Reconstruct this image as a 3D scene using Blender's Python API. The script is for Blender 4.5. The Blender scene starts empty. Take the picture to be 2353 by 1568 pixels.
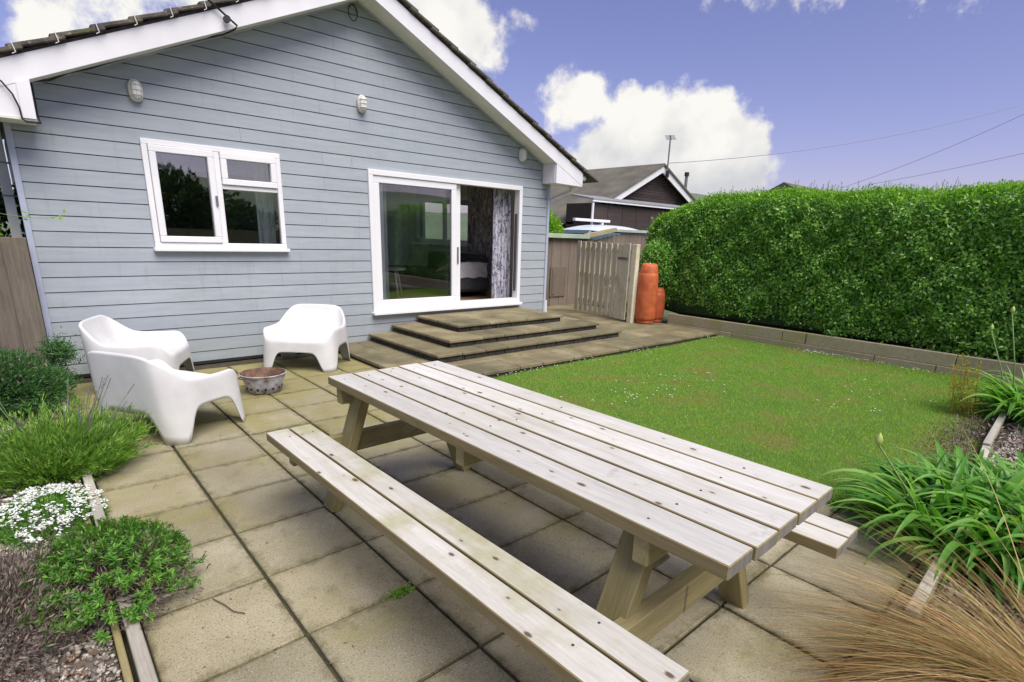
import bpy, math, random
import numpy as np
from mathutils import Matrix, Vector, Euler

random.seed(7); rng = np.random.default_rng(7)
scene = bpy.context.scene
COL = scene.collection
R = math.radians

# ---------------------------------------------------------------- camera
cam_d = bpy.data.cameras.new("camera"); cam = bpy.data.objects.new("camera", cam_d); COL.objects.link(cam)
Mx = ((0.74362172, 0.15891464, -0.64944043, 0.0), (-0.66778624, 0.22445686, -0.70970462, 0.0),
      (0.0329889, 0.96143916, 0.27303201, 1.43), (0, 0, 0, 1))
cam.matrix_world = Matrix(Mx)
cam_d.sensor_width = 36; cam_d.lens = 36 * 1253.06 / 2353
cam_d.shift_x = -0.01037; cam_d.shift_y = 0.04862
cam_d.clip_start = 0.02; cam_d.clip_end = 2000
scene.camera = cam

# ---------------------------------------------------------------- light
SUN_EL, SUN_AZ = R(57), R(182)          # azimuth clockwise from +Y (sky convention)
sun_dir = Vector((math.sin(SUN_AZ) * math.cos(SUN_EL), math.cos(SUN_AZ) * math.cos(SUN_EL), math.sin(SUN_EL)))
sd = bpy.data.lights.new("sun", 'SUN'); sun = bpy.data.objects.new("sun", sd); COL.objects.link(sun)
sun.rotation_euler = sun_dir.to_track_quat('Z', 'Y').to_euler()
sd.energy = 3.35; sd.angle = R(44); sd.color = (1.0, 0.965, 0.88)

world = bpy.data.worlds.new("World"); scene.world = world; world.use_nodes = True
wt = world.node_tree; wn = wt.nodes; wl = wt.links; wn.clear()
def W(t, **k):
    n = wn.new(t)
    for a, b in k.items(): setattr(n, a, b)
    return n
def wmath(op, a, b=None, clamp=False):
    n = W('ShaderNodeMath', operation=op, use_clamp=clamp)
    for i, v in enumerate((a, b)):
        if v is None: continue
        if isinstance(v, (int, float)): n.inputs[i].default_value = v
        else: wl.new(v, n.inputs[i])
    return n.outputs[0]
sky = W('ShaderNodeTexSky', sky_type='NISHITA'); sky.sun_disc = False
sky.sun_elevation = SUN_EL; sky.sun_rotation = SUN_AZ; sky.air_density = 1.0; sky.dust_density = 1.0; sky.ozone_density = 2.0
tc = W('ShaderNodeTexCoord'); DIR = tc.outputs['Generated']
tint = W('ShaderNodeMix', data_type='RGBA', blend_type='MULTIPLY'); tint.inputs[0].default_value = 1
wl.new(sky.outputs[0], tint.inputs[6]); tint.inputs[7].default_value = (1.0, .76, .98, 1)
# warp for ragged cloud edges
nz = W('ShaderNodeTexNoise'); nz.inputs['Scale'].default_value = 9; nz.inputs['Detail'].default_value = 7; nz.inputs['Roughness'].default_value = .62
wl.new(DIR, nz.inputs['Vector'])
nz2 = W('ShaderNodeTexNoise'); nz2.inputs['Scale'].default_value = 26; nz2.inputs['Detail'].default_value = 9; nz2.inputs['Roughness'].default_value = .6
wl.new(DIR, nz2.inputs['Vector'])
nz3 = W('ShaderNodeTexNoise'); nz3.inputs['Scale'].default_value = 13; nz3.inputs['Detail'].default_value = 4; wl.new(DIR, nz3.inputs['Vector'])
CL = [(0.521,0.791,0.321,0.085,1),(0.461,0.810,0.364,0.12,1),(0.568,0.767,0.299,0.050,.8),(0.598,0.751,0.270,0.036,.45),(0.623,0.719,0.307,0.03,.35),
      (0.703,0.679,0.207,0.052,1),(0.724,0.655,0.217,0.036,.9),(0.770,0.606,0.199,0.040,1),(0.796,0.580,0.171,0.060,1),(0.824,0.541,0.171,0.076,1.1),
      (0.855,0.495,0.151,0.070,1.1),(0.878,0.464,0.119,0.058,1.1),(0.846,0.522,0.107,0.092,1),(0.785,0.609,0.113,0.075,.9),(0.743,0.660,0.118,0.055,.75),(0.76,0.63,0.15,0.05,.8),(0.80,0.59,0.10,0.10,.5),
      (0.824,0.457,0.344,0.04,.5),(0.797,0.497,0.354,0.05,.55),(0.870,0.369,0.335,0.042,.5),(0.911,0.275,0.315,0.03,.4),(0.929,0.210,0.315,0.034,.45),
      (0.073,0.970,0.230,0.036,.55),(0.049,0.977,0.200,0.028,.5),(0.257,0.916,0.318,0.08,.8),(0.308,0.895,0.332,0.09,.9),(0.139,0.950,0.300,0.08,.5),(0.10,0.96,0.27,0.07,.42),(0.40,0.86,0.33,0.07,.8)]
acc = None
for x, y, z, r, s in CL:
    d = W('ShaderNodeVectorMath', operation='DISTANCE'); wl.new(DIR, d.inputs[0]); d.inputs[1].default_value = (x, y, z)
    v = wmath('MULTIPLY', d.outputs['Value'], -1.0 / (r * 1.22))
    v = wmath('ADD', v, 1.0, True)
    v = wmath('MULTIPLY', v, s)
    acc = v if acc is None else wmath('ADD', acc, v)
gen = W('ShaderNodeTexNoise'); gen.inputs['Scale'].default_value = 2.6; gen.inputs['Detail'].default_value = 6; wl.new(DIR, gen.inputs['Vector'])
sep = W('ShaderNodeSeparateXYZ'); wl.new(DIR, sep.inputs[0])
g = wmath('MULTIPLY', wmath('SUBTRACT', gen.outputs['Fac'], .53), 5.0, True)
# the broken cloud field stands behind and left of the garden and overhead
side = wmath('ADD', wmath('MULTIPLY', sep.outputs[0], -1.6), wmath('MULTIPLY', sep.outputs[1], -1.3))
side = wmath('ADD', side, .65, True)
up = wmath('MULTIPLY', wmath('SUBTRACT', sep.outputs[2], .42), 5, True)
g = wmath('MULTIPLY', g, wmath('MAXIMUM', side, up))
edge = wmath('MULTIPLY', wmath('SUBTRACT', nz.outputs['Fac'], .5), 1.7)
edge2 = wmath('MULTIPLY', wmath('SUBTRACT', nz2.outputs['Fac'], .5), 1.35)
acc2 = wmath('MAXIMUM', wmath('ADD', wmath('ADD', acc, edge), edge2), 0.0)
gate = wmath('MULTIPLY', acc, 9.0, True)
m0 = wmath('MULTIPLY', wmath('SUBTRACT', acc2, .14), 1.9, True)
m = wmath('MAXIMUM', wmath('MULTIPLY', m0, gate), g)
ms = W('ShaderNodeMapRange', interpolation_type='SMOOTHSTEP'); wl.new(m, ms.inputs[0])
# cloud colour: bright tops, greyer thick bases near the horizon
shade = W('ShaderNodeMapRange'); wl.new(sep.outputs[2], shade.inputs[0]); shade.inputs[1].default_value = .05; shade.inputs[2].default_value = .19
sh2 = wmath('ADD', shade.outputs[0], wmath('MULTIPLY', wmath('SUBTRACT', nz3.outputs['Fac'], .5), 2.6), True)
cc = W('ShaderNodeMix', data_type='RGBA'); wl.new(sh2, cc.inputs[0])
cc.inputs[6].default_value = (4.5, 4.6, 4.85, 1); cc.inputs[7].default_value = (6.9, 6.75, 6.4, 1)
mixc = W('ShaderNodeMix', data_type='RGBA'); wl.new(ms.outputs[0], mixc.inputs[0]); wl.new(tint.outputs[2], mixc.inputs[6]); wl.new(cc.outputs[2], mixc.inputs[7])
bg = W('ShaderNodeBackground'); bg.inputs[1].default_value = .1; wl.new(mixc.outputs[2], bg.inputs[0])
out = W('ShaderNodeOutputWorld'); wl.new(bg.outputs[0], out.inputs[0])

scene.view_settings.view_transform = 'Standard'; scene.view_settings.look = 'None'
scene.view_settings.gamma = 1; scene.view_settings.use_curve_mapping = False
scene.view_settings.exposure = 0.5
scene.render.engine = 'CYCLES'
scene.cycles.max_bounces = 10; scene.cycles.transparent_max_bounces = 12

# ---------------------------------------------------------------- materials
def mat(name):
    m = bpy.data.materials.new(name); m.use_nodes = True
    nt = m.node_tree; b = nt.nodes['Principled BSDF']
    return m, nt, b
def nn(nt, t, **k):
    n = nt.nodes.new(t)
    for a, v in k.items(): setattr(n, a, v)
    return n
def lk(nt, a, b): nt.links.new(a, b)
def mth(nt, op, a, b=None, clamp=False):
    n = nn(nt, 'ShaderNodeMath', operation=op, use_clamp=clamp)
    for i, v in enumerate((a, b)):
        if v is None: continue
        if isinstance(v, (int, float)): n.inputs[i].default_value = v
        else: lk(nt, v, n.inputs[i])
    return n.outputs[0]
def ramp(nt, fac, stops, interp='LINEAR'):
    r = nn(nt, 'ShaderNodeValToRGB'); r.color_ramp.interpolation = interp
    els = r.color_ramp.elements
    while len(els) < len(stops): els.new(0.5)
    for e, (p, c) in zip(els, stops):
        e.position = p; e.color = (*c, 1) if len(c) == 3 else c
    lk(nt, fac, r.inputs[0]); return r.outputs[0]
def coords(nt, kind, scale=(1, 1, 1), rot=(0, 0, 0)):
    if kind == 'world': o = nn(nt, 'ShaderNodeNewGeometry').outputs['Position']
    else: o = nn(nt, 'ShaderNodeTexCoord').outputs['Object']
    mp = nn(nt, 'ShaderNodeMapping'); mp.inputs['Scale'].default_value = scale; mp.inputs['Rotation'].default_value = rot
    lk(nt, o, mp.inputs[0]); return mp.outputs[0]
def noise(nt, vec, scale, detail=4, rough=.55, dist=0):
    n = nn(nt, 'ShaderNodeTexNoise'); n.inputs['Scale'].default_value = scale; n.inputs['Detail'].default_value = detail
    n.inputs['Roughness'].default_value = rough; n.inputs['Distortion'].default_value = dist
    lk(nt, vec, n.inputs['Vector']); return n.outputs['Fac']
def mix(nt, fac, a, b, mode='MIX'):
    n = nn(nt, 'ShaderNodeMix', data_type='RGBA', blend_type=mode)
    for i, v in ((0, fac), (6, a), (7, b)):
        if isinstance(v, (int, float)): n.inputs[i].default_value = v
        elif isinstance(v, tuple): n.inputs[i].default_value = (*v, 1) if len(v) == 3 else v
        else: lk(nt, v, n.inputs[i])
    return n.outputs[2]
def bump(nt, b, h, strength=.3, dist=.01):
    n = nn(nt, 'ShaderNodeBump'); n.inputs['Strength'].default_value = strength; n.inputs['Distance'].default_value = dist
    lk(nt, h, n.inputs['Height']); lk(nt, n.outputs[0], b.inputs['Normal'])
def rand_obj(nt): return nn(nt, 'ShaderNodeObjectInfo').outputs['Random']
def rand_isl(nt): return nn(nt, 'ShaderNodeNewGeometry').outputs['Random Per Island']

def simple(name, c, rough=.6, var=.15, scale=8, bmp=.1, metal=0, coord='obj', bscale=None, spec=.5):
    m, nt, b = mat(name); v = coords(nt, coord)
    f = noise(nt, v, scale)
    lo = tuple(x * (1 - var) for x in c); hi = tuple(min(1, x * (1 + var)) for x in c)
    lk(nt, ramp(nt, f, [(.3, lo), (.7, hi)]), b.inputs['Base Color'])
    b.inputs['Roughness'].default_value = rough; b.inputs['Metallic'].default_value = metal
    b.inputs['Specular IOR Level'].default_value = spec
    if bmp: bump(nt, b, noise(nt, v, bscale or scale * 6), bmp, .004)
    return m

def wood(name, lo, hi, axis=0, knots=True, green=0.0, rough=.8, var=.25, gscale=1.0, dirt=0):
    m, nt, b = mat(name)
    s = [14 * gscale] * 3; s[axis] = 1.1 * gscale
    v = coords(nt, 'obj', tuple(s))
    ri = rand_obj(nt)
    off = nn(nt, 'ShaderNodeVectorMath', operation='ADD'); lk(nt, v, off.inputs[0])
    cmb = nn(nt, 'ShaderNodeCombineXYZ'); q = mth(nt, 'MULTIPLY', ri, 37.0)
    for i in range(3): lk(nt, q, cmb.inputs[i])
    lk(nt, cmb.outputs[0], off.inputs[1]); v = off.outputs[0]
    f = noise(nt, v, 1.6, 8, .65, .6)
    col = ramp(nt, f, [(.25, lo), (.5, tuple((a + c) / 2 for a, c in zip(lo, hi))), (.72, hi)])
    fine = noise(nt, v, 9, 4, .7)
    col = mix(nt, .35, col, ramp(nt, fine, [(.3, lo), (.6, hi)]))
    col = mix(nt, 1.0, col, ramp(nt, ri, [(0, (1 - var,) * 3), (1, (1.0,) * 3)]), 'MULTIPLY')
    if green:
        gv = coords(nt, 'world'); gn = noise(nt, gv, 2.3, 5, .6)
        col = mix(nt, mth(nt, 'MULTIPLY', mth(nt, 'SUBTRACT', gn, .5), green * 8, True), col, (.30, .29, .09))
    if dirt:
        dn = noise(nt, coords(nt, 'world'), 11, 6, .7)
        col = mix(nt, mth(nt, 'MULTIPLY', mth(nt, 'SUBTRACT', dn, .60), dirt * 6, True), col, (.14, .12, .08))
    if knots:
        ks = [9.0] * 3; ks[axis] = 4.6
        if axis < 2: ks[2] = 0.0
        kv = coords(nt, 'obj', tuple(ks))
        o2 = nn(nt, 'ShaderNodeVectorMath', operation='ADD'); lk(nt, kv, o2.inputs[0]); lk(nt, cmb.outputs[0], o2.inputs[1])
        vo = nn(nt, 'ShaderNodeTexVoronoi', voronoi_dimensions='2D' if axis < 2 else '3D'); vo.inputs['Scale'].default_value = 1.0; lk(nt, o2.outputs[0], vo.inputs['Vector'])
        sepc = nn(nt, 'ShaderNodeSeparateColor'); lk(nt, vo.outputs['Color'], sepc.inputs[0])
        on = mth(nt, 'GREATER_THAN', sepc.outputs[0], .35)
        rad = mth(nt, 'MULTIPLY', mth(nt, 'ADD', sepc.outputs[1], .5), .085)
        dn = mth(nt, 'SUBTRACT', rad, mth(nt, 'ADD', vo.outputs['Distance'], mth(nt, 'MULTIPLY', fine, .05)))
        k = mth(nt, 'MULTIPLY', mth(nt, 'MULTIPLY', dn, 26, True), on)
        col = mix(nt, mth(nt, 'MULTIPLY', k, .95), col, (.055, .042, .035))
        halo = mth(nt, 'MULTIPLY', mth(nt, 'MULTIPLY', mth(nt, 'ADD', dn, .12), 4, True), on)
        col = mix(nt, mth(nt, 'MULTIPLY', halo, .22), col, (.35, .24, .13))
    lk(nt, col, b.inputs['Base Color']); b.inputs['Roughness'].default_value = rough
    b.inputs['Specular IOR Level'].default_value = .25
    bump(nt, b, f, .35, .004)
    return m

M = {}
M['plank_top'] = wood('weathered_pine_top', (.47, .445, .395), (.735, .72, .665), axis=1, green=.12, dirt=.45)
M['plank_side'] = wood('tan_pine_edge', (.20, .155, .07), (.40, .325, .16), axis=1, knots=True)
M['bench_top'] = wood('weathered_bench_top', (.48, .455, .38), (.74, .72, .655), axis=1, green=.5, dirt=.3)
M['leg_wood'] = wood('treated_leg_timber', (.20, .165, .065), (.40, .345, .16), axis=2, knots=True, green=.4)
M['bearer_wood'] = wood('treated_bearer_timber', (.22, .18, .08), (.42, .36, .18), axis=0, green=.3)
M['end_grain'] = wood('weathered_end_grain', (.11, .105, .095), (.30, .28, .24), axis=2, knots=False, gscale=1.6)
M['sleeper'] = wood('sleeper_timber', (.31, .25, .15), (.55, .48, .33), axis=1, green=.5)
M['edging'] = wood('grey_edging_board', (.30, .27, .20), (.62, .58, .50), axis=0, knots=False, dirt=.6)
M['gate_wood'] = wood('gate_boards', (.50, .45, .30), (.78, .72, .55), axis=2, knots=True, green=.35, dirt=.3, var=.12)
M['fence_wood'] = wood('old_fence_boards', (.085, .07, .052), (.23, .195, .155), axis=2, green=.25, dirt=.5)
M['shed_wood'] = wood('shed_boards', (.15, .115, .085), (.29, .235, .185), axis=2, knots=False)
M['dark_board'] = wood('dark_stained_boards', (.035, .026, .024), (.085, .065, .058), axis=0, knots=False)
M['floor_wood'] = wood('room_floor', (.36, .25, .14), (.56, .40, .24), axis=0, knots=False, rough=.45)

def siding_mat():
    m, nt, b = mat('pale_blue_grey_siding')
    v = coords(nt, 'world', (1, 1, 8)); f = noise(nt, v, 3.5, 6, .6)
    col = ramp(nt, f, [(.3, (.335, .372, .402)), (.7, (.39, .428, .458))])
    col = mix(nt, 1.0, col, ramp(nt, rand_obj(nt), [(0, (.93, .94, .95)), (1, (1.03, 1.03, 1.02))]), 'MULTIPLY')
    # greenish algae and splash dirt near the ground (a stain that stays put)
    sp = nn(nt, 'ShaderNodeSeparateXYZ'); lk(nt, coords(nt, 'world'), sp.inputs[0])
    low = mth(nt, 'SUBTRACT', .55, sp.outputs[2], True)
    sn = noise(nt, coords(nt, 'world', (1, 1, .5)), 3.2, 5, .65)
    col = mix(nt, mth(nt, 'MULTIPLY', mth(nt, 'MULTIPLY', low, sn), 1.0, True), col, (.20, .21, .15))
    st = noise(nt, coords(nt, 'world', (1, 1, 2.5)), 1.4, 5, .7)
    col = mix(nt, mth(nt, 'MULTIPLY', mth(nt, 'SUBTRACT', st, .55), 1.6, True), col, (.27, .30, .26))
    vs = noise(nt, coords(nt, 'world', (9, 9, .7)), 2.2, 5, .7)
    col = mix(nt, mth(nt, 'MULTIPLY', mth(nt, 'SUBTRACT', vs, .56), 2.0, True), col, (.22, .25, .24))
    lk(nt, col, b.inputs['Base Color']); b.inputs['Roughness'].default_value = .6
    bump(nt, b, noise(nt, coords(nt, 'world', (3, 3, 45)), 6, 5, .65), .35, .003)
    return m
M['siding'] = siding_mat()
M['trim_blue'] = simple('lilac_corner_trim', (.42, .46, .56), .55, .06)
M['upvc'] = simple('white_upvc', (.80, .80, .80), .35, .03, 3, 0)
M['fascia'] = simple('white_fascia', (.78, .77, .78), .4, .05, 2.5, .05)
M['soffit'] = simple('cream_soffit', (.74, .74, .66), .6, .07, 4, .05)
M['seal'] = simple('dark_seal', (.04, .04, .045), .5, .1)
M['dark'] = simple('dark_cavity', (.018, .018, .02), .9, .2)
M['plastic'] = simple('white_moulded_plastic', (.66, .655, .64), .38, .07, 7, .04, bscale=220)
M['black'] = simple('black_cable', (.02, .02, .022), .5, .2)
M['steel'] = simple('grey_bracket', (.25, .25, .26), .4, .2, metal=.6)
M['lamp_base'] = simple('cream_lamp_ring', (.70, .68, .56), .5, .08, 30)
M['lamp_glass'] = simple('frosted_lamp_glass', (.72, .73, .74), .15, .1, 30)
M['curtain_w'] = simple('pale_curtain', (.78, .79, .83), .8, .08, 20)
M['wall_in'] = simple('room_wall', (.82, .82, .80), .8, .04)
M['dark_green_room'] = simple('sage_room_wall', (.62, .66, .62), .8, .05)
M['sofa'] = simple('charcoal_sofa', (.075, .078, .09), .85, .2, 20)
M['cushion'] = simple('grey_green_cushion', (.34, .39, .36), .85, .2, 18)
M['blanket'] = simple('grey_throw', (.66, .66, .70), .9, .12, 30, .4, bscale=160)
M['orange'] = simple('orange_cylinder_paint', (.50, .115, .033), .65, .3, 8, .15)
M['orange_dull'] = simple('dull_orange_paint', (.42, .09, .03), .55, .22, 7, .15)
M['roof_green'] = simple('mossy_felt', (.36, .42, .32), .85, .2, 4, .3)
M['slate'] = simple('brown_roof_felt', (.125, .115, .085), .85, .28, 1.6, .3, bscale=20)
M['flat_roof'] = simple('grey_roof_felt', (.24, .24, .25), .8, .15, 2, .2)
M['white_paint'] = simple('white_paint', (.74, .74, .73), .5, .06)
M['car_white'] = simple('white_car_roof', (.66, .72, .80), .25, .05)
M['car_blue'] = simple('blue_grey_trim', (.08, .12, .15), .35, .1)
M['soil'] = simple('dark_soil', (.11, .09, .07), .95, .4, 14, .8, coord='world', bscale=60)
M['rustscrew'] = simple('rusty_screw', (.06, .045, .04), .6, .3)
M['bark'] = simple('bark', (.085, .06, .042), .9, .3, 12, .6)
M['hill_m'] = simple('hill_fields', (.13, .17, .10), .95, .4, .02, 0, coord='world')
M['bowl_rust'] = None

def roof_tile_mat():
    m, nt, b = mat('lichened_roof_tile'); v = coords(nt, 'world')
    col = ramp(nt, noise(nt, v, 9, 6, .65), [(.3, (.055, .05, .045)), (.55, (.125, .105, .09)), (.75, (.20, .17, .13))])
    col = mix(nt, mth(nt, 'MULTIPLY', mth(nt, 'SUBTRACT', noise(nt, v, 26, 4, .6), .57), 9, True), col, (.30, .28, .20))
    col = mix(nt, mth(nt, 'MULTIPLY', mth(nt, 'SUBTRACT', noise(nt, v, 5, 4, .6), .55), 6, True), col, (.11, .12, .045))
    lk(nt, col, b.inputs['Base Color']); b.inputs['Roughness'].default_value = .9
    bump(nt, b, noise(nt, v, 40, 5, .7), .8, .01); return m
M['tile'] = roof_tile_mat()

def glass_mat(name, boost=.10, tint=(.93, .97, .95)):
    m, nt, b = mat(name); nt.nodes.remove(b); o = nt.nodes['Material Output']
    tr = nn(nt, 'ShaderNodeBsdfTransparent'); tr.inputs[0].default_value = (*tint, 1)
    gl = nn(nt, 'ShaderNodeBsdfGlossy'); gl.inputs['Roughness'].default_value = .01
    fr = nn(nt, 'ShaderNodeFresnel'); fr.inputs[0].default_value = 1.5
    f = mth(nt, 'ADD', mth(nt, 'MULTIPLY', fr.outputs[0], 1.1), boost, True)
    mx = nn(nt, 'ShaderNodeMixShader'); lk(nt, f, mx.inputs[0]); lk(nt, tr.outputs[0], mx.inputs[1]); lk(nt, gl.outputs[0], mx.inputs[2])
    lk(nt, mx.outputs[0], o.inputs[0]); return m
M['glass'] = glass_mat('window_glass', .15)
M['clear'] = glass_mat('clear_glass', 0)
M['glass_door'] = glass_mat('door_glass', .03, (.95, .96, .96))

def paver_mat():
    m, nt, b = mat('concrete_paving'); w = coords(nt, 'world')
    tcn = nn(nt, 'ShaderNodeTexCoord').outputs['Object']; s = nn(nt, 'ShaderNodeSeparateXYZ'); lk(nt, tcn, s.inputs[0])
    ri = rand_obj(nt)
    base = ramp(nt, noise(nt, w, 2.2, 6, .6), [(.25, (.245, .215, .13)), (.5, (.34, .305, .205)), (.75, (.43, .395, .285))])
    base = mix(nt, 1.0, base, ramp(nt, ri, [(0, (.80, .80, .78)), (.6, (1, 1, 1)), (1, (1.08, 1.06, 1.0))]), 'MULTIPLY')
    # exposed aggregate speckle
    sp = noise(nt, w, 150, 3, .7)
    base = mix(nt, mth(nt, 'MULTIPLY', mth(nt, 'SUBTRACT', sp, .53), 8, True), base, (.16, .135, .08))
    base = mix(nt, mth(nt, 'MULTIPLY', mth(nt, 'SUBTRACT', noise(nt, w, 210, 2, .6), .60), 8, True), base, (.50, .48, .38))
    # mossy olive film, heavier towards the house end of the patio
    ws = nn(nt, 'ShaderNodeSeparateXYZ'); lk(nt, w, ws.inputs[0])
    far = mth(nt, 'MULTIPLY', mth(nt, 'SUBTRACT', ws.outputs[1], 2.2), .22, True)
    alg = mth(nt, 'ADD', mth(nt, 'SUBTRACT', noise(nt, w, 1.9, 7, .65), .52), mth(nt, 'MULTIPLY', far, .34))
    base = mix(nt, mth(nt, 'MULTIPLY', mth(nt, 'MULTIPLY', alg, 4.5, True), .72), base, (.25, .225, .075))
    drk = mth(nt, 'SUBTRACT', noise(nt, w, 3.7, 7, .7), .56)
    base = mix(nt, mth(nt, 'MULTIPLY', mth(nt, 'MULTIPLY', drk, 6, True), .62), base, (.12, .105, .055))
    pl = mth(nt, 'SUBTRACT', noise(nt, w, 1.15, 3, .5), .60)
    base = mix(nt, mth(nt, 'MULTIPLY', mth(nt, 'MULTIPLY', pl, 8, True), .5), base, (.44, .42, .34))
    # grime along the joints
    ax = mth(nt, 'ABSOLUTE', s.outputs[0]); ay = mth(nt, 'ABSOLUTE', s.outputs[1]); e = mth(nt, 'MAXIMUM', ax, ay)
    e = mth(nt, 'ADD', e, mth(nt, 'MULTIPLY', mth(nt, 'SUBTRACT', noise(nt, w, 14, 7, .7), .5), .17))
    gr = mth(nt, 'MULTIPLY', mth(nt, 'SUBTRACT', e, .188), 20, True)
    base = mix(nt, mth(nt, 'MULTIPLY', gr, .70), base, (.085, .075, .03))
    lk(nt, base, b.inputs['Base Color']); b.inputs['Roughness'].default_value = .9; b.inputs['Specular IOR Level'].default_value = .2
    bump(nt, b, mth(nt, 'ADD', sp, noise(nt, w, 30, 4, .6)), .45, .004); return m
M['paver'] = paver_mat()

def slab_mat():
    m, nt, b = mat('riven_path_slab'); w = coords(nt, 'world'); ri = rand_obj(nt)
    base = ramp(nt, noise(nt, w, 3.0, 7, .65), [(.25, (.10, .085, .045)), (.5, (.205, .18, .10)), (.72, (.36, .32, .20))])
    base = mix(nt, 1.0, base, ramp(nt, ri, [(0, (.72, .72, .70)), (.5, (1, .98, .94)), (1, (1.14, 1.06, 1.0))]), 'MULTIPLY')
    base = mix(nt, mth(nt, 'MULTIPLY', mth(nt, 'SUBTRACT', noise(nt, w, 6, 6, .7), .55), 5, True), base, (.10, .085, .035))
    base = mix(nt, mth(nt, 'MULTIPLY', mth(nt, 'SUBTRACT', noise(nt, w, 120, 3, .6), .58), 6, True), base, (.13, .11, .07))
    lk(nt, base, b.inputs['Base Color']); b.inputs['Roughness'].default_value = .85
    bump(nt, b, noise(nt, w, 22, 6, .65), .6, .008); return m
M['slab'] = slab_mat()
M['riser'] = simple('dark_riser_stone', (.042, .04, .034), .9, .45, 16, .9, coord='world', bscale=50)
def joint_mat():
    m, nt, b = mat('mossy_joint'); w = coords(nt, 'world')
    lk(nt, ramp(nt, noise(nt, w, 14, 6, .7), [(.3, (.028, .026, .014)), (.55, (.060, .052, .026)), (.75, (.072, .075, .026))]), b.inputs['Base Color'])
    b.inputs['Roughness'].default_value = .95; bump(nt, b, noise(nt, w, 70, 4, .7), .8, .01); return m
M['joint'] = joint_mat()

def leaf_mat(name, cols, trans=.35, rough=.5, patch=None, spec=.35):
    m, nt, b = mat(name)
    col = ramp(nt, rand_isl(nt), [(i / (len(cols) - 1), c) for i, c in enumerate(cols)])
    if patch:
        sc, thr, c2, amt = patch
        pn = noise(nt, coords(nt, 'world'), sc, 5, .6)
        col = mix(nt, mth(nt, 'MULTIPLY', mth(nt, 'MULTIPLY', mth(nt, 'SUBTRACT', pn, thr), 7, True), amt), col, c2)
    lk(nt, col, b.inputs['Base Color']); b.inputs['Roughness'].default_value = rough; b.inputs['Specular IOR Level'].default_value = spec
    if trans:
        o = nt.nodes['Material Output']; tl = nn(nt, 'ShaderNodeBsdfTranslucent'); lk(nt, mix(nt, 1.0, col, (1.5, 1.6, .8), 'MULTIPLY'), tl.inputs[0])
        mx = nn(nt, 'ShaderNodeMixShader'); mx.inputs[0].default_value = trans
        lk(nt, b.outputs[0], mx.inputs[1]); lk(nt, tl.outputs[0], mx.inputs[2]); lk(nt, mx.outputs[0], o.inputs[0])
    return m
M['hedge_leaf'] = leaf_mat('hedge_leaves', [(.065, .19, .03), (.15, .36, .05), (.28, .50, .08), (.46, .66, .20)], .42, .3, None, .7)
M['hedge_tip'] = leaf_mat('hedge_young_leaves', [(.12, .30, .03), (.20, .40, .04), (.28, .48, .05)], .4, .5)
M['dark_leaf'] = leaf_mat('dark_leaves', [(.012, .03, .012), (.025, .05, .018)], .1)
M['grass_leaf'] = leaf_mat('lawn_blades', [(.13, .33, .03), (.21, .43, .04), (.31, .49, .06), (.42, .50, .13)], .35, .6, (2.1, .50, (.36, .30, .09), .6))
M['strap_leaf'] = leaf_mat('strap_leaves', [(.07, .22, .03), (.15, .36, .05), (.30, .50, .12)], .35, .3, (7, .60, (.50, .50, .14), .5))
M['lav_leaf'] = leaf_mat('lavender_leaves', [(.05, .15, .02), (.12, .29, .03), (.24, .41, .05), (.40, .52, .17)], .35, .6, (9, .60, (.30, .22, .12), .7))
M['bush_leaf'] = leaf_mat('bushy_leaves', [(.035, .11, .03), (.06, .17, .045), (.10, .22, .06)], .3, .6, (6, .60, (.30, .24, .16), .5))
M['sedum_leaf'] = leaf_mat('fleshy_leaves', [(.045, .16, .02), (.10, .28, .035), (.24, .43, .07)], .3, .5, (12, .57, (.30, .20, .12), .7))
M['heather'] = leaf_mat('dry_brown_heather', [(.04, .03, .026), (.12, .09, .078), (.23, .175, .15), (.36, .30, .25)], .1, .9)
M['petal'] = leaf_mat('white_petals', [(.75, .76, .78), (.85, .85, .84)], .2, .6)
M['carex'] = leaf_mat('bronze_grass_blades', [(.10, .055, .02), (.30, .16, .055), (.42, .27, .10), (.17, .20, .05), (.52, .36, .16), (.22, .12, .04), (.66, .54, .32)], .25, .5)
M['weed'] = leaf_mat('yellow_weed', [(.30, .22, .03), (.42, .30, .05), (.30, .32, .06)], .3, .7)
M['tree_leaf'] = leaf_mat('tree_leaves', [(.02, .05, .015), (.04, .08, .02), (.06, .11, .03)], .2)
M['lime_leaf'] = leaf_mat('lime_leaves', [(.14, .33, .03), (.24, .46, .04), (.34, .55, .07)], .4)
M['stem'] = simple('green_stem', (.16, .26, .07), .6, .2, 20)
M['bud'] = simple('pale_green_bud', (.40, .52, .12), .6, .15, 30)
M['dead'] = simple('dry_flower_head', (.28, .12, .06), .8, .3, 40)
M['lav_flower'] = simple('faded_lavender_flower', (.17, .155, .15), .8, .3, 60)
M['stone'] = None
def gravel_mat():
    m, nt, b = mat('mixed_gravel')
    lk(nt, ramp(nt, rand_isl(nt), [(0, (.10, .085, .07)), (.35, (.23, .20, .165)), (.7, (.36, .32, .27)), (.92, (.52, .49, .44)), (1, (.30, .17, .10))]), b.inputs['Base Color'])
    b.inputs['Roughness'].default_value = .85; return m
M['gravel'] = gravel_mat()
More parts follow.
